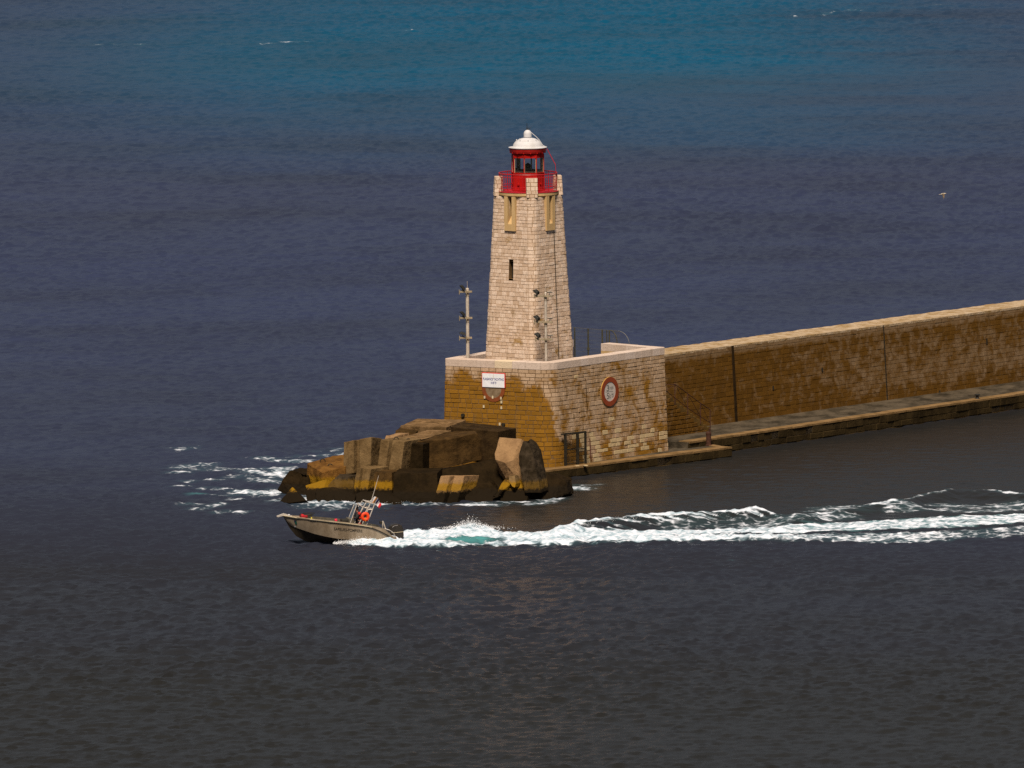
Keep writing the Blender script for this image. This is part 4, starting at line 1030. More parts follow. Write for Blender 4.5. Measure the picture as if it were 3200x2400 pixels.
def grooved(label, mat, tlf, trf, depth, down, groove, gdep, rough=.03, seed=0, rings=None, **kw):
    """block with an upright groove in its front face: two top front corners (px, py, y), depth vector, downward vector"""
    a, b = Uy(*tlf), Uy(*trf); u = b - a; w_ = V(depth); g = w_.normalized() * gdep
    outl = [a, a + u * groove[0], a + u * (groove[0] + .06) + g, a + u * (groove[1] - .06) + g, a + u * groove[1], b, b + w_, a + u * .72 + w_, a + u * .62 + w_ - g, a + u * .42 + w_ - g, a + u * .32 + w_, a + w_]
    bm = bmesh.new(); t = [bm.verts.new(p) for p in outl]; d = [bm.verts.new(p + V(down)) for p in outl]; n = len(t)
    bm.faces.new(t); bm.faces.new(d[::-1])
    for i in range(n): bm.faces.new((t[(i + 1) % n], t[i], d[i], d[(i + 1) % n]))
    bmesh.ops.recalc_face_normals(bm, faces=bm.faces)
    return finish_rock(bm, label, mat, rough, .045, 4, 'concrete block', 'concrete_block', rings, seed, 'concrete blocks round the jetty head')
def hol(px, py, y, r_=.42, d=.13): q = Uy(px, py, y); return (q, r_, d)

rock('brown flat slab with two hollows, the highest block, against the front wall', MR_T, [(1252, 1331, 747.0), (1395, 1335, 746.2), (1392, 1400, 746.2), (1250, 1400, 747.0)], back=[(1303, 1308, 750.0), (1456, 1312, 749.2), (1456, 1380, 749.2), (1303, 1380, 750.0)], rough=.06, cuts=5, seed=1, hollow=[hol(1310, 1320, 748.6), hol(1388, 1322, 748.0)])
rock('low chipped corner of stone sticking out left under the highest brown slab', MR_B, [(1231, 1368, 746.2), (1236, 1345, 746.4), (1256, 1338, 746.8), (1300, 1350, 746.2), (1300, 1400, 746.0), (1231, 1400, 746)], ext=(.4, 1.8, .1), seed=2, rough=.08)
rock('dark brown block with a black right end, touching the ochre wall', MR_D2, [(1409, 1334, 744.6), (1556, 1349, 744.0), (1556, 1446, 744.0), (1409, 1440, 744.6)], back=[(1450, 1318, 747.2), (1613, 1338, 746.2), (1613, 1420, 746.2), (1450, 1420, 747.2)], rough=.05, cuts=5, seed=3, hollow=[hol(1470, 1328, 745.8)])
rock('long flat block with a pale edge, left of the touching pair', MR_T, [(1238, 1371, 742.0), (1300, 1378, 741.4), (1300, 1470, 741.4), (1238, 1470, 742.0)], back=[(1335, 1343, 745.8), (1412, 1345, 745.2), (1412, 1440, 745.2), (1335, 1440, 745.8)], rough=.05, cuts=5, seed=4, hollow=[hol(1285, 1366, 742.8, .35), hol(1340, 1350, 744.6, .4)])
rock('big cracked block with a broad dark front, right of the touching pair', MR_B, [(1304, 1379, 741.2), (1400, 1374, 741.0), (1489, 1353, 741.6), (1505, 1374, 741.8), (1506, 1436, 741.8), (1400, 1462, 741.0), (1310, 1476, 741.2)], back=[(1420, 1346, 744.8), (1486, 1347, 744.2), (1495, 1420, 744.2), (1420, 1440, 744.8)], rough=.05, cuts=5, seed=5, hollow=[hol(1372, 1368, 742.0, .4), hol(1425, 1352, 743.8, .4)])
rock('small whitish block end peeping out between the grooved blocks and the pair', MR_S, [(1202, 1374, 743.6), (1206, 1361, 743.8), (1240, 1361, 743.6), (1240, 1390, 743.4), (1202, 1400, 743.6)], ext=(.7, 1.3, .02), seed=6)
grooved('pale upright grooved block, leftmost and tallest of the grooved ones', MR_L, (1073, 1381, 741.4), (1160, 1366, 740.9), (.62, 1.5, -.22), (-.03, -.12, -1.92), (.38, .58), .28, seed=7)
grooved('grooved block leaning right of the tallest grooved one, dark down its right side', MR_L, (1190, 1374, 740.6), (1264, 1380, 740.0), (.95, 1.5, .0), (-.26, -.05, -1.86), (.36, .50), .26, seed=8, rings=[(1238, 1375, 740.9, 20), (1276, 1380, 741.0, 20)])
rock('narrow dark upright block wedged behind the leaning grooved block', MR_D, [(1286, 1386, 740.4), (1322, 1388, 740.2), (1320, 1478, 740.2), (1278, 1478, 740.4)], ext=(.5, 1.2, .0), seed=9)
rock('rusty topped block carrying two iron lifting rings, left of the grooved blocks', MR_O, [(958, 1448, 742.0), (1006, 1477, 740.6), (1080, 1458, 741.2), (1080, 1545, 741.0), (1006, 1550, 740.6), (958, 1534, 742.0)], back=[(1008, 1438, 743.2), (1042, 1425, 744.0), (1090, 1420, 744.2), (1090, 1500, 744), (1008, 1500, 743.2)], rough=.08, cuts=5, seed=10, rings=[(1008.5, 1443, 742.2, 10), (1032, 1459, 741.5, 10)])
rock('big dark rounded boulder at the far left waterline', MR_D, [(863, 1532, 741.6), (882, 1498, 741.6), (903, 1470, 741.8), (917, 1470, 741.8), (962, 1484, 741.6), (972, 1545, 741.0), (920, 1560, 741.0)], ext=(.6, 2.0, -.1), rough=.10, bev=.12, seed=11, cat='boulder', name='boulder', group=None)
rock('small pyramid shaped rock with a yellow band, front left in the foam', MR_B, [(913, 1522, 737.9), (957, 1564, 736.6), (905, 1572, 736.2), (872, 1568, 737.0)], ext=(.35, 1.2, -.5), rough=.05, bev=.04, seed=12, cat='boulder', name='boulder', group=None)
rock('pointed wedge of rock with a lit yellow slope, behind the small pyramid', MR_B, [(951, 1516, 739.4), (1021, 1498, 739.8), (1010, 1530, 738.2), (995, 1570, 737.8), (958, 1570, 737.9)], ext=(.9, 1.2, -.4), rough=.05, bev=.05, seed=13, cat='boulder', name='boulder', group=None)
rock('dark grey boulder under the leftmost grooved block', MR_G, [(1045, 1494, 739.6), (1060, 1484, 739.8), (1098, 1488, 739.8), (1106, 1510, 739.4), (1100, 1575, 738.4), (1030, 1575, 738.2), (1022, 1520, 739.2)], ext=(.5, 1.6, -.1), rough=.09, bev=.1, seed=14, cat='boulder', name='boulder', group=None)
rock('low black rock awash between the wedge and the grooved blocks', MR_D, [(985, 1530, 738.2), (1040, 1522, 738.4), (1110, 1545, 737.8), (1105, 1580, 737.0), (990, 1582, 737.0)], ext=(.4, 1.4, -.2), rough=.09, bev=.1, seed=15, cat='boulder', name='boulder', group=None)
grooved('lower grooved block with a yellow band, straight below the tallest one', MR_L, (1116, 1462, 738.8), (1160, 1466, 739.0), (1.0, 1.4, .0), (-.28, -.35, -1.60), (.28, .46), .16, seed=16)
rock('brown square block with a yellow foot, below the leaning grooved block', MR_B, [(1170, 1476, 738.6), (1224, 1477, 738.4), (1226, 1560, 738.0), (1168, 1560, 738.2)], ext=(.5, 1.6, 0), seed=17)
rock('flat wet rock with white water running off it, right behind the boat mast', MR_D, [(1110, 1545, 737.4), (1215, 1545, 737.4), (1252, 1562, 736.6), (1255, 1588, 736.0), (1105, 1586, 736.2)], ext=(.2, 1.2, .05), rough=.07, bev=.1, seed=18, cat='boulder', name='boulder', group=None)
rock('large dark square block at the centre of the mound', MR_D, [(1230, 1480, 737.6), (1366, 1478, 737.2), (1370, 1584, 736.4), (1228, 1584, 736.8)], ext=(.3, 2.4, .05), rough=.06, seed=19)
rock('long dark leaning slab lying under the big cracked block', MR_D, [(1375, 1470, 739.4), (1480, 1448, 740.0), (1562, 1434, 740.8), (1600, 1520, 739.6), (1420, 1545, 738.0), (1375, 1530, 738.4)], ext=(.4, 1.9, -.05), rough=.05, seed=20)
grooved('pale grooved block tilted over at the front with a bright yellow foot', MR_S, (1377, 1487, 737.0), (1452, 1486, 737.2), (.85, 1.3, -.12), (-.62, -.75, -2.1), (.40, .58), .34, seed=21, rough=.04)
rock('upright block with one broad tan face turned to the light, right of the mound', MR_S, [(1560, 1367, 739.8), (1629, 1371, 739.4), (1629, 1400, 739.2), (1618, 1424, 739.0), (1600, 1440, 738.8), (1578, 1446, 738.8), (1548, 1436, 739.2), (1546, 1418, 739.4)], back=[(1590, 1380, 741.4), (1668, 1392, 740.6), (1690, 1440, 740.0), (1690, 1520, 739.6), (1640, 1530, 738.9), (1600, 1530, 739.2), (1560, 1480, 740)], rough=.045, bev=.06, cuts=5, seed=22)
rock('grey rounded boulder leaning against the right side of the tan faced block', MR_G, [(1634, 1378, 738.9), (1652, 1390, 738.7), (1664, 1415, 738.5), (1668, 1450, 738.3), (1690, 1540, 737.6), (1640, 1540, 737.2), (1622, 1450, 738.2), (1624, 1420, 738.4)], ext=(.5, 1.2, 0), rough=.09, bev=.1, seed=23, cat='boulder', name='boulder', group=None)
rock('yellowish ridged rock standing in water at the front right, left limb', MR_B, [(1586, 1490, 738.2), (1602, 1484, 738.3), (1606, 1500, 738.0), (1560, 1552, 736.8), (1538, 1560, 736.9), (1536, 1548, 737.2)], ext=(.3, .9, -.1), rough=.06, bev=.05, seed=24, cat='boulder', name='boulder', group=None)
rock('short rounded knob hanging forward at the top of the ridged rock', MR_L, [(1589, 1488, 738.0), (1608, 1486, 738.0), (1613, 1512, 737.5), (1610, 1524, 737.3), (1600, 1522, 737.3), (1590, 1506, 737.7)], ext=(.25, .8, -.05), rough=.04, bev=.07, seed=25, cat='boulder', name='boulder', group=None)
rock('brown boulder filling the gap behind the ridged rock', MR_B, [(1580, 1500, 738.6), (1618, 1495, 738.8), (1648, 1540, 737.6), (1646, 1570, 737.0), (1560, 1574, 736.9), (1566, 1530, 737.6)], ext=(.3, 1.4, 0), rough=.09, bev=.1, seed=26, cat='boulder', name='boulder', group=None)
rock('dark low boulder right of the mound beside the landing', MR_D, [(1650, 1498, 739.4), (1720, 1482, 740.4), (1768, 1500, 740.2), (1775, 1545, 739.4), (1700, 1568, 737.8), (1642, 1562, 737.8)], ext=(.4, 1.6, -.1), rough=.10, bev=.12, seed=27, cat='boulder', name='boulder', group=None)
rock('dark wet boulder between the tilted pale block and the ridged rock', MR_D, [(1450, 1520, 738.2), (1530, 1505, 738.6), (1560, 1540, 737.8), (1550, 1578, 736.8), (1455, 1582, 736.6)], ext=(.3, 1.5, -.1), rough=.09, bev=.1, seed=28, cat='boulder', name='boulder', group=None)

# ------------------------------------------------------------------ the boat
YAW = R(12); ba = V((math.cos(YAW), math.sin(YAW), 0)); bp = V((math.sin(YAW), -math.cos(YAW), 0))
A0 = Uz(975, 1697, 0.0)
def onb(px, py, b):               # point of the boat seen in the photo, b metres to port of the keel line
    q = A0 + bp * b; r = ray(px, py); return CAM + r * ((q - CAM).dot(bp) / r.dot(bp))
def bloc(s, b, z): q = A0 + ba * s + bp * b; return V((q.x, q.y, z))
def sz(px, py, b): q = onb(px, py, b); return ((q - A0).dot(ba), q.z)
stp = [886, 905, 925, 950, 975, 1010, 1050, 1090, 1130, 1165, 1192, 1212, 1228]
she = [1613.5, 1615.5, 1617.5, 1620.5, 1623, 1626.5, 1630.5, 1634.5, 1639.5, 1646, 1651, 1656, 1680]
chi = [1615, 1641, 1649, 1657.5, 1666.5, 1675.5, 1683, 1687, 1689.5, 1691.5, 1693, 1694, 1695]
kee = [1616, 1650, 1675, 1689, 1696.5, 1702, 1706, 1708, 1709, 1710, 1711, 1711, 1711]
bs_ = [.04, .34, .58, .78, .90, 1.02, 1.08, 1.10, 1.10, 1.08, 1.06, 1.04, 1.0]
bc_ = [.02, .10, .26, .43, .57, .74, .85, .90, .92, .92, .91, .90, .88]
S = [sz(x, y, 0)[0] for x, y in zip(stp, she)]
def zat(arr, bb): 
    pr = [sz(x, y, b) for x, y, b in zip(stp, arr, bb)]; return np.interp(S, [p[0] for p in pr], [p[1] for p in pr])
zs, zc_, zk = zat(she, bs_), zat(chi, bc_), zat(kee, [0] * 13)
boat = thing('motor_boat', bloc(S[6], 0, 0), 'bare grey aluminium rescue motorboat planing left, black outboard on its stern', 'boat')
M_ALU = plain_stone('bare_aluminium', (.40, .32, .235), (.22, .165, .11), .9, .55, (1, 1, .35), .004)
M_HULLD = paint('dark_bottom', (.045, .032, .018), .6, .1, .3, 2)
M_RUB = paint('black_rubber', (.02, .016, .010), .7, 0, .2, 4)
M_TUBE = paint('alu_tube', (.62, .55, .48), .35, .3, .1, 5)
M_IN = paint('boat_interior', (.10, .085, .06), .7, 0, .3, 3)
B = MB(); rows = []
for i, s in enumerate(S):
    r_ = [bloc(s, sg * b, z) for sg, b, z in ((1, bs_[i], zs[i]), (1, bs_[i] * .55 + bc_[i] * .45 + .015, zs[i] * .5 + zc_[i] * .5), (1, bc_[i], zc_[i]), (1, max(0, bc_[i] - .05), zc_[i] - .012), (1, 0, zk[i] - .001))]
    r_ += [bloc(s, -b, z) for b, z in ((max(0, bc_[i] - .05), zc_[i] - .012), (bc_[i], zc_[i]), (bs_[i] * .55 + bc_[i] * .45 + .015, zs[i] * .5 + zc_[i] * .5), (bs_[i], zs[i]))]
    rows.append([B.vert(p) for p in r_])
for a, b in zip(rows, rows[1:]):
    for k in range(8): B.face((a[k], b[k], b[k + 1], a[k + 1]), 1 if 2 <= k <= 5 else 0)
B.face(rows[-1][::-1]); hull = recalc(B.build('hull', [M_ALU, M_HULLD], boat, smooth='auto'))
# deck, gunwale and inside
B = MB(); cap = []
for i, s in enumerate(S[:-1]):
    bi = max(.01, bs_[i] - .13); cap.append([B.vert(bloc(s, b, z)) for b, z in ((bs_[i] + .01, zs[i] + .004), (bi, zs[i] + .02), (bi, zs[i] - (.42 if i > 5 else (.03, .03, .03, .08, .16, .28)[i])), (-bi, zs[i] - (.42 if i > 5 else (.03, .03, .03, .08, .16, .28)[i])), (-bi, zs[i] + .02), (-bs_[i] - .01, zs[i] + .004))])
for a, b in zip(cap, cap[1:]):
    for k in range(5): B.face((a[k], b[k], b[k + 1], a[k + 1]), 0 if k in (0, 4) else 1)
B.face(cap[-1], 0); B.face((cap[2][0], cap[2][1], cap[2][4], cap[2][5]))
B.build('deck', [M_ALU, M_IN], boat)
B = MB(); B.poly([bloc(S[0], .03, zs[0] + .012), bloc(S[1], bs_[1], zs[1] + .012), bloc(S[2], bs_[2], zs[2] + .012), bloc(S[3], bs_[3] - .1, zs[3] + .012), bloc(S[3], -bs_[3] + .1, zs[3] + .012), bloc(S[2], -bs_[2], zs[2] + .012), bloc(S[1], -bs_[1], zs[1] + .012), bloc(S[0], -.03, zs[0] + .012)]); B.build('foredeck', M_ALU, boat)
def side_b(s, z):                 # half breadth of the topsides at (s, z)
    f = np.clip((z - np.interp(s, S, zc_)) / max(.05, np.interp(s, S, zs) - np.interp(s, S, zc_)), 0, 1)
    lo, hi = np.interp(s, S, bc_), np.interp(s, S, bs_); mid = hi * .55 + lo * .45 + .015
    return float(lo + (mid - lo) * f * 2 if f < .5 else mid + (hi - mid) * (f - .5) * 2)
rub = [(888, 1615.5), (925, 1620), (975, 1626), (1030, 1631.5), (1083, 1637), (1130, 1643.5), (1160, 1649), (1185, 1659.5), (1205, 1669.5), (1222, 1680)]
for sg in (1, -1):
    B = MB(); pts = []
    for px, py in rub:
        s, z = sz(px, py, .9 if px > 940 else .5); pts.append(bloc(s, sg * (side_b(s, z) + .02), z))
    B.tube(pts, .036, 6); B.build('rub_rail', M_RUB, boat)
    B = MB(); B.tube([p + V((0, 0, .045)) for p in pts[:7]], .018, 5); B.build('gunwale_edge', M_CREAM, boat)
B = MB(); q0 = bloc(S[0], 0, zs[0])
B.prism([bloc(S[0] + .45, .13, zs[1] + .05), bloc(S[0] + .02, .10, zs[0] + .16), bloc(S[0] - .36, .09, zs[0] + .03), bloc(S[0] - .34, .09, zs[0] - .04), bloc(S[0] - .02, .10, zs[0] + .04), bloc(S[0] + .45, .13, zs[1] - .06)], bp * -.22)
B.build('bow_roller', M_TUBE, boat); 
B = MB(); B.lathe([(.0, -.02), (.05, 0), (.05, .05), (.0, .07)], bloc(S[0] - .34, .0, zs[0] - .02), 10); B.build('roller_wheel', M_GALV, boat)
B = MB(); q = onb(903, 1611.5, .1); B.tube([q - V((0, 0, .12)), q], .03, 8); B.lathe([(.05, -.03), (.07, .02), (.05, .07), (.01, .09)], q, 12); B.build('bow_light', M_WHITE, boat)
# name on the side
s0, z0_ = sz(1044, 1652.5, 1.0); s1, z1_ = sz(1131.5, 1659.5, 1.0)
def onside(a, c):
    f = a / (s1 - s0) + .5; s = s0 + (s1 - s0) * f; z = z0_ + (z1_ - z0_) * f + c; return bloc(s, side_b(s, z) + .012, z)
text_mesh('lettering', 'SAPEURS-POMPIERS', None, ba, up, s1 - s0, .155, M_RUB, boat, proj=onside, bold=.006)
def patch(px, py, w_, h_, mat, nm, tilt=0.0):
    s, z = sz(px, py, .75); B = MB(); pts = []
    for a, c in ((-.5, .5), (.5, .5), (.5, -.1), (.1, -.5), (-.4, -.2)):
        ss, z2 = s + a * w_ + c * tilt, z + c * h_; pts.append(bloc(ss, side_b(ss, z2) + .014, z2))
    B.poly(pts); B.build(nm, mat, boat)
patch(928, 1636, .13, .26, paint('emblem_green', (.02, .10, .075), .5), 'emblem', -.08)
patch(924.5, 1631, .07, .10, paint('emblem_blue', (.02, .02, .10), .5), 'emblem_mark'); patch(927.5, 1648.5, .11, .07, M_WHITE, 'tow_eye')
# console, windscreen and T-shaped frame
zf = .30
def fbox(s_a, s_b, b0, b1, z_a, z_b, name, mat, bev=.02):
    B = MB(); B.prism([bloc(s_a, b0, z_a), bloc(s_b, b0, z_a), bloc(s_b, b1, z_a), bloc(s_a, b1, z_a)], (0, 0, z_b - z_a)); return recalc(B.build(name, mat, boat, bevel=bev))
cs = sz(1093, 1634, .4)[0]
fbox(cs - .06, cs + .24, -.40, .40, zf, 1.34, 'console', M_IN); fbox(cs - .42, cs - .04, -.3, .3, zf, 1.30, 'bow_seat', M_RUB, .05)
p0, p1 = (cs + .02, 1.12), (cs + .40, 2.06)
B = MB(); B.quad(bloc(p0[0], .42, p0[1]), bloc(p0[0], -.42, p0[1]), bloc(p1[0], -.34, p1[1]), bloc(p1[0], .34, p1[1])); B.build('windscreen', g, boat)
B = MB(); B.tube([bloc(p0[0] - .05, .42, .95), bloc(p1[0], .34, p1[1]), bloc(p1[0], -.34, p1[1]), bloc(p0[0] - .05, -.42, .95)], .022, 6); B.build('windscreen_frame', M_TUBE, boat)
B = MB(); wc = bloc(cs + .30, .05, 1.36); wx = (ba * .35 + up).normalized(); B.tube([wc + bp * .17 * math.cos(t) + wx * .17 * math.sin(t) for t in [2 * PI * i / 16 for i in range(16)]], .016, 5, closed=True); B.tube([wc, bloc(cs + .20, .05, 1.28)], .02, 6); B.build('steering_wheel', M_RUB, boat)
frm = MB()
for b in (.50, -.55):
    frm.tube([onb(1119.5, 1641, .50) + bp * (b - .5), onb(1140, 1604, .50) + bp * (b - .5), onb(1155, 1578, .50) + bp * (b - .5), onb(1157, 1571.5, .50) + bp * (b - .5), onb(1146, 1568.5, .50) + bp * (b - .5)], .027, 7)
    frm.tube([onb(1144.5, 1643, .50) + bp * (b - .5), onb(1157, 1610, .50) + bp * (b - .5), onb(1169.5, 1578, .50) + bp * (b - .5), onb(1167, 1573, .50) + bp * (b - .5), onb(1157, 1571.5, .50) + bp * (b - .5)], .027, 7)
    frm.tube([onb(1126, 1600, .5) + bp * (b - .5), onb(1132, 1588, .5) + bp * (b - .5), onb(1144, 1571, .5) + bp * (b - .5)], .020, 6)
    frm.tube([onb(1150, 1592, .5) + bp * (b - .5), onb(1163, 1592, .5) + bp * (b - .5)], .035, 6)
for px, py in ((1157, 1571.5), (1146, 1568.5), (1168, 1575), (1163, 1592)): frm.tube([onb(px, py, .5), onb(px, py, .5) - bp * 1.05], .024, 6)
frm.build('roll_frame', M_TUBE, boat)
B = MB(); B.tube([onb(1118, 1575, .3), onb(1128, 1581, .3), onb(1146, 1590, .3)], .028, 6); q = onb(1118, 1575, .3); B.lathe([(.01, -.06), (.06, -.04), (.06, .04), (.01, .06)], q, 10); B.build('search_light_arm', M_TUBE, boat)
B = MB(); B.prism([onb(1157, 1566, 0), onb(1163, 1571, 0), onb(1176, 1553, 0), onb(1171, 1552, 0)], bp * -.10); B.build('antenna_fin', M_WHITE, boat)
B = MB(); B.prism([onb(1163.5, 1571.5, .03), onb(1166, 1572.5, .03), onb(1178, 1555, .03), onb(1176, 1553, .03)], bp * -.13); B.build('fin_edge', paint('orange_edge', (.50, .20, .05), .6), boat)
B = MB(); B.tube([onb(1160, 1566, .1), onb(1171, 1530, .1), onb(1183.5, 1486, .1)], [.020, .016, .010], 6); B.build('whip_antenna', M_TUBE, boat)
B = MB(); B.tube([onb(1195, 1652, .2), onb(1197, 1628, .2), onb(1199, 1634, .15), onb(1205, 1653, .15)], .03, 6); B.tube([onb(1195, 1652, .2), onb(1196.5, 1628, .2)], .035, 6); B.build('tow_post', M_GALV, boat)
B = MB(); B.tube([onb(1202, 1652, .9), onb(1218, 1657, .95), onb(1230, 1665, .9), onb(1237, 1680, .8), onb(1242, 1690, .7)], .022, 6); B.build('stern_rail', M_TUBE, boat)
fbox(sz(1186, 1648, .3)[0], sz(1193, 1648, .3)[0], .2, .5, 1.0, 1.15, 'fuel_cap_box', M_RUB)
fbox(sz(1130, 1640, 0)[0], sz(1160, 1640, 0)[0], -.4, .4, zf, .95, 'seat_box', M_IN)
# outboard engine
ms0 = S[-1]
out = MB(); px_o = [(1218.5, 1650), (1221, 1643), (1228, 1639), (1244, 1638), (1256, 1642), (1261, 1655), (1262.5, 1673), (1260, 1684), (1256, 1691), (1247, 1692), (1238, 1688), (1234, 1676), (1219, 1672)]
bm = bmesh.new(); L_ = [bm.verts.new(onb(x, y, .25)) for x, y in px_o]; M_ = [bm.verts.new(onb(x, y, .25) - bp * .50) for x, y in px_o]
bm.faces.new(L_); bm.faces.new(M_[::-1])
for i in range(len(L_)): bm.faces.new((L_[(i + 1) % 13], L_[i], M_[i], M_[(i + 1) % 13]))
bmesh.ops.recalc_face_normals(bm, faces=bm.faces); bmesh.ops.bevel(bm, geom=bm.edges[:], offset=.05, segments=3, profile=.6, affect='EDGES')
o0 = ORG[boat.name]
for v in bm.verts: v.co -= o0
me = bpy.data.meshes.new('outboard_motor'); bm.to_mesh(me); bm.free(); me.materials.append(paint('engine_black', (.022, .017, .012), .35, 0, .15, 3)); om = bpy.data.objects.new('outboard_motor', me); COL.objects.link(om); om.parent = boat; ORG[om.name] = o0.copy()
B = MB(); B.tube([onb(1224, 1664.5, .262), onb(1240, 1664, .265), onb(1260, 1661.5, .262)], .012, 5); B.build('trim_line', M_CREAM, om)
B = MB(); B.tube([onb(1226, 1648, .26), onb(1232, 1643.5, .255), onb(1243, 1642, .255)], .020, 6); B.build('carry_handle', paint('grey_handle', (.14, .12, .12), .4), om)
B = MB(); B.prism([onb(1244, 1690, .09), onb(1254, 1690, .09), onb(1252, 1712, .09), onb(1246, 1712, .09)], bp * -.18); B.build('lower_leg', M_RUB, om)
B = MB(); B.prism([onb(1222, 1671, .15), onb(1238, 1671, .15), onb(1236, 1690, .15), onb(1226, 1690, .15)], bp * -.3); B.build('bracket', M_RUB, om)

# gear on board (each lies or hangs by itself)
M_BAG = paint('red_bag', (.42, .006, .014), .7, 0, .35, 8)
def lump(name, px, py, b, size, mat, label, cat, seed, group=None, extra=None):
    q = onb(px, py, b); bm = bmesh.new(); bmesh.ops.create_icosphere(bm, subdivisions=3, radius=1)
    for v in bm.verts:
        k = 1 + .22 * mnoise.noise(v.co * 1.6 + V((seed, 0, 0))) + .08 * mnoise.noise(v.co * 5 + V((seed, 3, 0)))
        c = v.co; c = V([math.copysign(abs(x) ** .7, x) for x in c]); v.co = (ba * c.x * size[0] + bp * c.y * size[1] + up * c.z * size[2]) * k
    me = bpy.data.meshes.new(name); bm.to_mesh(me); bm.free(); me.materials.append(mat); o = bpy.data.objects.new(name, me); o.location = q; COL.objects.link(o); ORG[o.name] = q.copy()
    for p in me.polygons: p.use_smooth = True
    return tag(o, label, cat, group)
def straps(o, mat, w_, h_, n_=2):
    for k in range(n_):
        x = (k - (n_ - 1) / 2) * .22; B = MB(); q = ORG[o.name]
        B.tube([q + ba * x + bp * w_ * math.cos(t) + up * h_ * math.sin(t) for t in [2 * PI * i / 14 for i in range(14)]], .022, 5, closed=True); B.build('strap', mat, o)
o = lump('gear_bag', 944.5, 1613.5, .15, (.14, .16, .12), M_BAG, 'red gear bag on the foredeck, the one nearer the bow', 'bag', 1, 'red bags on the bow'); straps(o, M_RUB, .17, .13)
o = lump('gear_bag', 954.5, 1615.5, .25, (.11, .15, .12), M_BAG, 'red gear bag on the foredeck beside a dark coil, the one farther from the bow', 'bag', 2, 'red bags on the bow'); straps(o, M_RUB, .16, .13, 1)
o = lump('fender', 1049.5, 1627, -.3, (.09, .09, .11), paint('pink_red_float', (.62, .012, .05), .5), 'small bright pink red float inside the boat amidships', 'float', 3); B = MB(); q = ORG[o.name]; B.tube([q + up * .09, q + up * .14], .025, 6); B.build('eye', M_RUB, o)
q = onb(962, 1616.5, 0); ro_ = tag(MB().build('x', M_RUB), None); bpy.data.objects.remove(ro_)
rc = thing('rope_coil', q, 'dark coiled rope lying behind the red bags', 'rope'); B = MB(); B.tube([q + ba * (.13 + .01 * i) * math.cos(i * .7) + bp * (.13 + .01 * i) * math.sin(i * .7) + up * .008 * i for i in range(28)], .025, 5); B.build('coil', M_RUB, rc)
q = onb(973.5, 1620.3, .55); yl_ = thing('yellow_marker', q, 'tiny bright yellow marker on the near gunwale of the boat', 'marker'); B = MB(); B.lathe([(.05, -.05), (.04, .03), (.02, .07)], q, 8); B.build('body', paint('vivid_yellow', (.62, .50, .01), .5), yl_)
# lifebuoy on the frame
lc = onb(1141.5, 1615, .60); fx = (ba * .98 - bp * .0).normalized(); lbn = bp; lb = thing('lifebuoy', lc, 'bright orange ring lifebuoy hanging on the boat frame', 'lifebuoy')
B = MB(); kx, kz = fx, up; rings = []
for i in range(36):
    t = 2 * PI * i / 36; d = kx * math.cos(t) + kz * math.sin(t) * 1.08; rr = .088 if not (4.35 < t < 5.05) else .075
    rings.append([B.vert(lc + d * .165 + (d * math.cos(u_) + lbn * math.sin(u_) * .8) * rr) for u_ in [2 * PI * j / 12 for j in range(12)]])
for i in range(36):
    a, b = rings[i], rings[(i + 1) % 36]
    for j in range(12): B.face((a[j], a[(j + 1) % 12], b[(j + 1) % 12], b[j]))
B.build('ring', paint('buoy_orange', (.80, .055, .006), .5, 0, .12, 6), lb, smooth=True)
B = MB(); B.tube([lc - kz * .03 + lbn * .05, lc - kz * .27 + lbn * .07], [.03, .012], 6); B.build('grab_line', paint('orange_line', (.65, .28, .02), .6), lb)
B = MB(); B.box(lc + kz * .03 - lbn * .03, (.10, .06, .16), Matrix((fx, -lbn, up)).transposed()); B.build('holder', M_RUB, lb)
# tricolour
h0, h1 = onb(1180, 1557.5, .0), onb(1172.5, 1570, .0); fl = onb(1192, 1577, .0) - h0
fg = thing('tricolour_flag', h1, 'small blue white red flag streaming from the boat frame', 'flag')
names = (('blue_stripe', (.012, .014, .06)), ('white_stripe', (.62, .56, .56)), ('red_stripe', (.50, .012, .02)))
for k, (nm, col) in enumerate(names):
    B = MB(); ids = []
    for i in range(7):
        f = (k + i / 6) / 3; row = []
        for j in range(5):
            p = lerp(h0, h1, j / 4) + fl * f + bp * (.045 * math.sin(f * 7 + j * .5)) + up * (.02 * math.sin(f * 9))
            row.append((B.vert(p + bp * .004), B.vert(p - bp * .004)))
        ids.append(row)
    for i in range(6):
        for j in range(4):
            B.face((ids[i][j][0], ids[i + 1][j][0], ids[i + 1][j + 1][0], ids[i][j + 1][0])); B.face((ids[i][j + 1][1], ids[i + 1][j + 1][1], ids[i + 1][j][1], ids[i][j][1]))
    B.build(nm, paint(nm, col, .8, 0, .1), fg)
B = MB(); B.tube([h0 + (h0 - h1) * .15, h1 + (h1 - h0) * .5], .012, 6); B.build('staff', M_TUBE, fg)

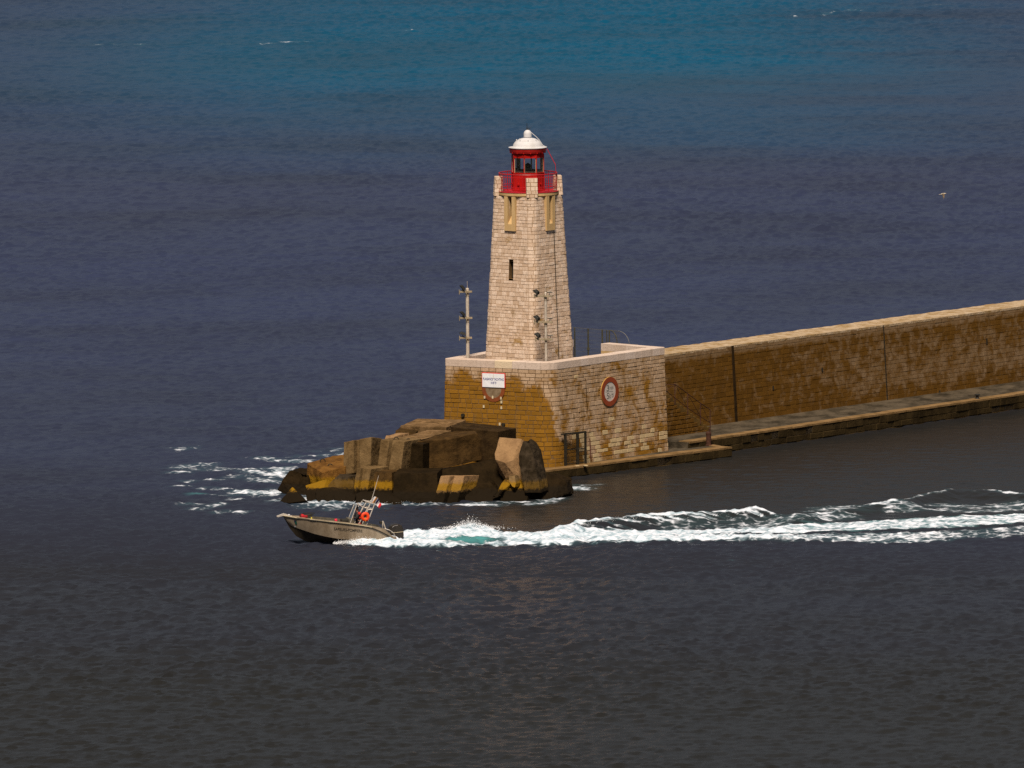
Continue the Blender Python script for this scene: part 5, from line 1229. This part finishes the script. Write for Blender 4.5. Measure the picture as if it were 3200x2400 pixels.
# ------------------------------------------------------------------ helmsman: one skinned body, clothes as children
def skin(name, pts, edges, radii, mat, parent, loc, sub=1, root=0):
    me = bpy.data.meshes.new(name); me.from_pydata([tuple(V(p) - V(loc)) for p in pts], edges, []); me.materials.append(mat)
    o = bpy.data.objects.new(name, me); COL.objects.link(o); md = o.modifiers.new('skin', 'SKIN'); md.use_smooth_shade = True
    for i, r_ in enumerate(radii):
        d = me.skin_vertices[0].data[i]; d.radius = (r_, r_) if not isinstance(r_, tuple) else r_; d.use_root = (i == root)
    if sub: s = o.modifiers.new('sub', 'SUBSURF'); s.levels = sub; s.render_levels = sub
    dg = bpy.context.evaluated_depsgraph_get(); m2 = bpy.data.meshes.new_from_object(o.evaluated_get(dg)); m2.name = name
    bpy.data.objects.remove(o); o = bpy.data.objects.new(name, m2); COL.objects.link(o); o.parent = parent; ORG[o.name] = V(loc)
    for p in m2.polygons: p.use_smooth = True
    return o
fz_ = .22; ps, pb__ = cs + .56, .10; base_p = bloc(ps, pb__, fz_)
def H(f, l, z): return base_p - ba * f + bp * l + up * z      # forward is towards the bow
M_SKIN = paint('skin', (.42, .22, .14), .6, 0, .08, 8); M_NAVY = paint('navy_cloth', (.022, .020, .022), .85, 0, .3, 10); M_CLR = paint('red_cloth', (.50, .018, .012), .8, 0, .25, 9)
per = thing('person', base_p, 'person in dark navy clothes with red panels, steering at the windscreen of the boat', 'person')
P_, E_, RD = [], [], []
def jt(p, r_, prev=None):
    P_.append(p); RD.append(r_)
    if prev is not None: E_.append((prev, len(P_) - 1))
    return len(P_) - 1
pel = jt(H(-.02, 0, .92), .135); ab = jt(H(.01, 0, 1.08), (.12, .15), pel); ch = jt(H(.05, 0, 1.28), (.13, .17), ab); nk0 = jt(H(.07, 0, 1.42), .075, ch); nk = jt(H(.09, 0, 1.50), .052, nk0); hd = jt(H(.11, 0, 1.58), (.078, .075), nk); hd2 = jt(H(.105, 0, 1.68), (.088, .078), hd); jt(H(.09, 0, 1.75), .06, hd2)
jt(H(.185, 0, 1.625), .028, hd2)                                # nose side of the face
for sg in (1, -1):
    hp = jt(H(-.01, sg * .11, .86), .085, pel); kn = jt(H(.05, sg * .13, .48), .060, hp); an = jt(H(0, sg * .14, .09), .042, kn); jt(H(.13, sg * .15, .04), .035, an)
    sh = jt(H(.06, sg * .19, 1.38), .066, ch); el = jt(H(.16, sg * .25, 1.14), .046, sh); wr = jt(H(.30, sg * .15 + .02, 1.15), .030, el); pm = jt(H(.345, sg * .13 + .02, 1.16), .031, wr)
    for k in range(4):
        dz_ = (k - 1.5) * .021; a = jt(H(.385, sg * .125 + .02, 1.165 + dz_), .0095, pm); b = jt(H(.405 + .004 * (k % 2), sg * .10 + .02, 1.168 + dz_), .009, a); jt(H(.385, sg * .082 + .02, 1.165 + dz_), .008, b)
    a = jt(H(.352, sg * .10 + .02, 1.195), .011, pm); jt(H(.375, sg * .078 + .02, 1.20), .009, a)
body = skin('body', P_, E_, RD, M_SKIN, per, base_p, 1)
def cloth(nm, idx, mat, grow):
    mp = {k: i for i, k in enumerate(idx)}; es = [(mp[a], mp[b]) for a, b in E_ if a in mp and b in mp]
    return skin(nm, [P_[k] for k in idx], es, [(tuple(x + grow for x in RD[k]) if isinstance(RD[k], tuple) else RD[k] + grow) for k in idx], mat, per, base_p, 1)
fing = {i for i in range(len(P_)) if (not isinstance(RD[i], tuple)) and RD[i] <= .0115}
legs = [0] + [i for i in range(9, len(P_)) if i not in fing and (P_[i] - base_p).z < .9]
arms = [0, 1, 2, 3] + [i for i in range(9, len(P_)) if i not in fing and (P_[i] - base_p).z > 1.0 and RD[i] != .031]
tr_ = cloth('trousers', legs, M_NAVY, .016)
jk = cloth('jacket', arms, M_NAVY, .040)
B = MB()
for sg in (1, -1):
    for f, z, l in ((-.02, 1.38, .20), (-.10, 1.16, .13)): 
        q = H(f, sg * l, z); B.lathe([(.02, -.09), (.095, -.06), (.115, .0), (.095, .06), (.02, .09)], q, 10)
B.build('red_panels', M_CLR, jk)
B = MB(); q = H(-.03, .15, .80); B.lathe([(.03, -.11), (.085, -.09), (.09, .05), (.03, .09)], q, 10); B.build('red_pocket', M_CLR, tr_)
B = MB(); q = H(.10, 0, 1.66); B.lathe([(.098, .0), (.102, .05), (.088, .10), (.05, .128), (.005, .135)], q, 16); B.prism([H(.18, .07, 1.675), H(.27, .05, 1.665), H(.27, -.05, 1.665), H(.18, -.07, 1.675)], up * .012); B.build('cap', M_NAVY, per)
B = MB(); B.lathe([(.085, -.07), (.096, -.02), (.098, .01)], H(.085, 0, 1.66), 14, caps=False); B.build('hair', paint('dark_hair', (.02, .014, .01), .7), per)
for sg in (1, -1):
    B = MB(); B.lathe([(.002, -.010), (.010, 0), (.002, .010)], H(.188, sg * .032, 1.645), 8); B.build('eye', M_DARK, body)
    B = MB(); B.lathe([(.005, -.03), (.016, 0), (.005, .03)], H(.09, sg * .084, 1.63), 8); B.build('ear', M_SKIN, body)
B = MB(); B.box(H(.186, 0, 1.578), (.008, .05, .010), Matrix((ba, bp, up)).transposed()); B.build('mouth', paint('lips', (.25, .07, .06), .6), body)

# ------------------------------------------------------------------ gull
gc = Uy(2947, 607, 700); gu = thing('seagull', gc, 'pale seagull flying right over open water with wings beating down', 'bird')
def G(x, y, z): return gc + V((x, y, z)) * .72
M_GW = paint('gull_white', (.52, .46, .36), .8, 0, .1, 10); M_GG = paint('gull_wing', (.13, .09, .055), .8, 0, .35, 12)
gb2 = skin('body', [G(-.16, .06, -.01), G(-.06, .02, .01), G(.06, 0, .03), G(.13, -.01, .055), G(.18, -.02, .055), G(.215, -.02, .045), G(-.21, .08, -.02)], [(0, 1), (1, 2), (2, 3), (3, 4), (4, 5), (0, 6)], [.025, .045, .042, .030, .028, .008, .016], M_GW, gu, gc, 1, 1)
B = MB(); B.tube([G(.20, -.02, .05), G(.245, -.025, .04)], [.013, .003], 6); B.build('beak', paint('beak_yellow', (.55, .30, .03), .6), gu)
for sg, nm in ((-1, 'wing'), (1, 'wing')):
    B = MB(); st_ = [(0, .0, .03, .15), (.16, .02, .05, .16), (.30, .04, -.06, .14), (.42, .05, -.20, .09), (.50, .04, -.32, .02)]; ids = []
    for l, x, z, c_ in st_:
        y = sg * (.03 + l * .62); ids.append([B.vert(G(x + c_ * .5, y, z + .01)), B.vert(G(x, y, z + .022)), B.vert(G(x - c_ * .6, y, z)), B.vert(G(x, y, z - .008))])
    for a, b in zip(ids, ids[1:]):
        for k in range(4): B.face((a[k], a[(k + 1) % 4], b[(k + 1) % 4], b[k]), 1 if ids.index(a) > 0 else 0)
    B.face(ids[0]); B.face(ids[-1][::-1]); recalc(B.build('wing', [M_GW, M_GG], gu))
B = MB(); B.prism([G(-.18, .05, -.015), G(-.18, .10, -.015), G(-.31, .15, -.03), G(-.31, .06, -.03)], (0, 0, .012)); B.build('tail', M_GW, gu)

# ------------------------------------------------------------------ flying spray: drops and clots of foam above the water
B = MB(); sr = random.Random(5)
def drop(p, r_):
    k = [V((1, 0, -.5)), V((-.6, .8, -.5)), V((-.6, -.8, -.5)), V((0, 0, 1))]; Mq = Matrix.Rotation(sr.random() * 6, 3, 'Z') @ Matrix.Rotation(sr.random() * 3, 3, 'X')
    i = [B.vert(p + Mq @ (q * r_)) for q in k]
    for f in ((0, 2, 1), (0, 1, 3), (1, 2, 3), (2, 0, 3)): B.face([i[j] for j in f])
def burst(px, py, z, spread, n_, hmax, r0, r1, y=None):
    c = Uz(px, py, 0) if y is None else V((Uy(px, py, y).x, y, 0))
    for _ in range(n_):
        a = sr.gauss(0, spread[0]); b = sr.gauss(0, spread[1]); h = abs(sr.gauss(0, 1)) * hmax * math.exp(-(a / (spread[0] * 1.3)) ** 2)
        drop(V((c.x + a, c.y + b, z + h)), sr.uniform(r0, r1))
burst(1471, 1664, .25, (.75, .4), 2200, .22, .006, .024)
for i in range(4200):                                            # sheet along the hull
    px = sr.uniform(1040, 1262); f = (px - 1040) / 222; s, _ = sz(px, 1690, 1.0); h = abs(sr.gauss(0, 1)) * (.03 + .09 * math.sin(PI * min(1, f * 1.3)) ** .7)
    drop(bloc(s, 1.0 + abs(sr.gauss(0, .30)), .05 + h), sr.uniform(.006, .022))
cz = curve([(1560, 1668), (1640, 1661), (1700, 1653), (1838, 1627), (1930, 1617), (2010, 1610), (2100, 1604), (2200, 1600), (2358, 1592)], .56)
for i in range(1500):
    px = sr.uniform(1620, 2350); x = X_of(px, 722); e = min(1, (px - 1600) / 250) * (1 if px < 2200 else .6)
    drop(V((x + sr.gauss(0, .15), float(cz(np.array([x]))[0]) + sr.gauss(0, .25), .42 * e + abs(sr.gauss(0, .07)))), sr.uniform(.006, .022))
for px, py, n_ in ((1215, 1572, 160), (1262, 1570, 220), (1125, 1568, 260), (1070, 1566, 260), (880, 1537, 260), (950, 1562, 160), (1505, 1577, 90), (1790, 1526, 120), (890, 1478, 120)):
    burst(px, py, .02, (.55, .35), int(n_ * .8), .05, .005, .014)
m, nt, b = newmat('spray_foam'); b.inputs['Base Color'].default_value = (.86, .87, .9, 1); b.inputs['Roughness'].default_value = .9; b.inputs['Specular IOR Level'].default_value = .1
tag(B.build('spray', m), kind='stuff')
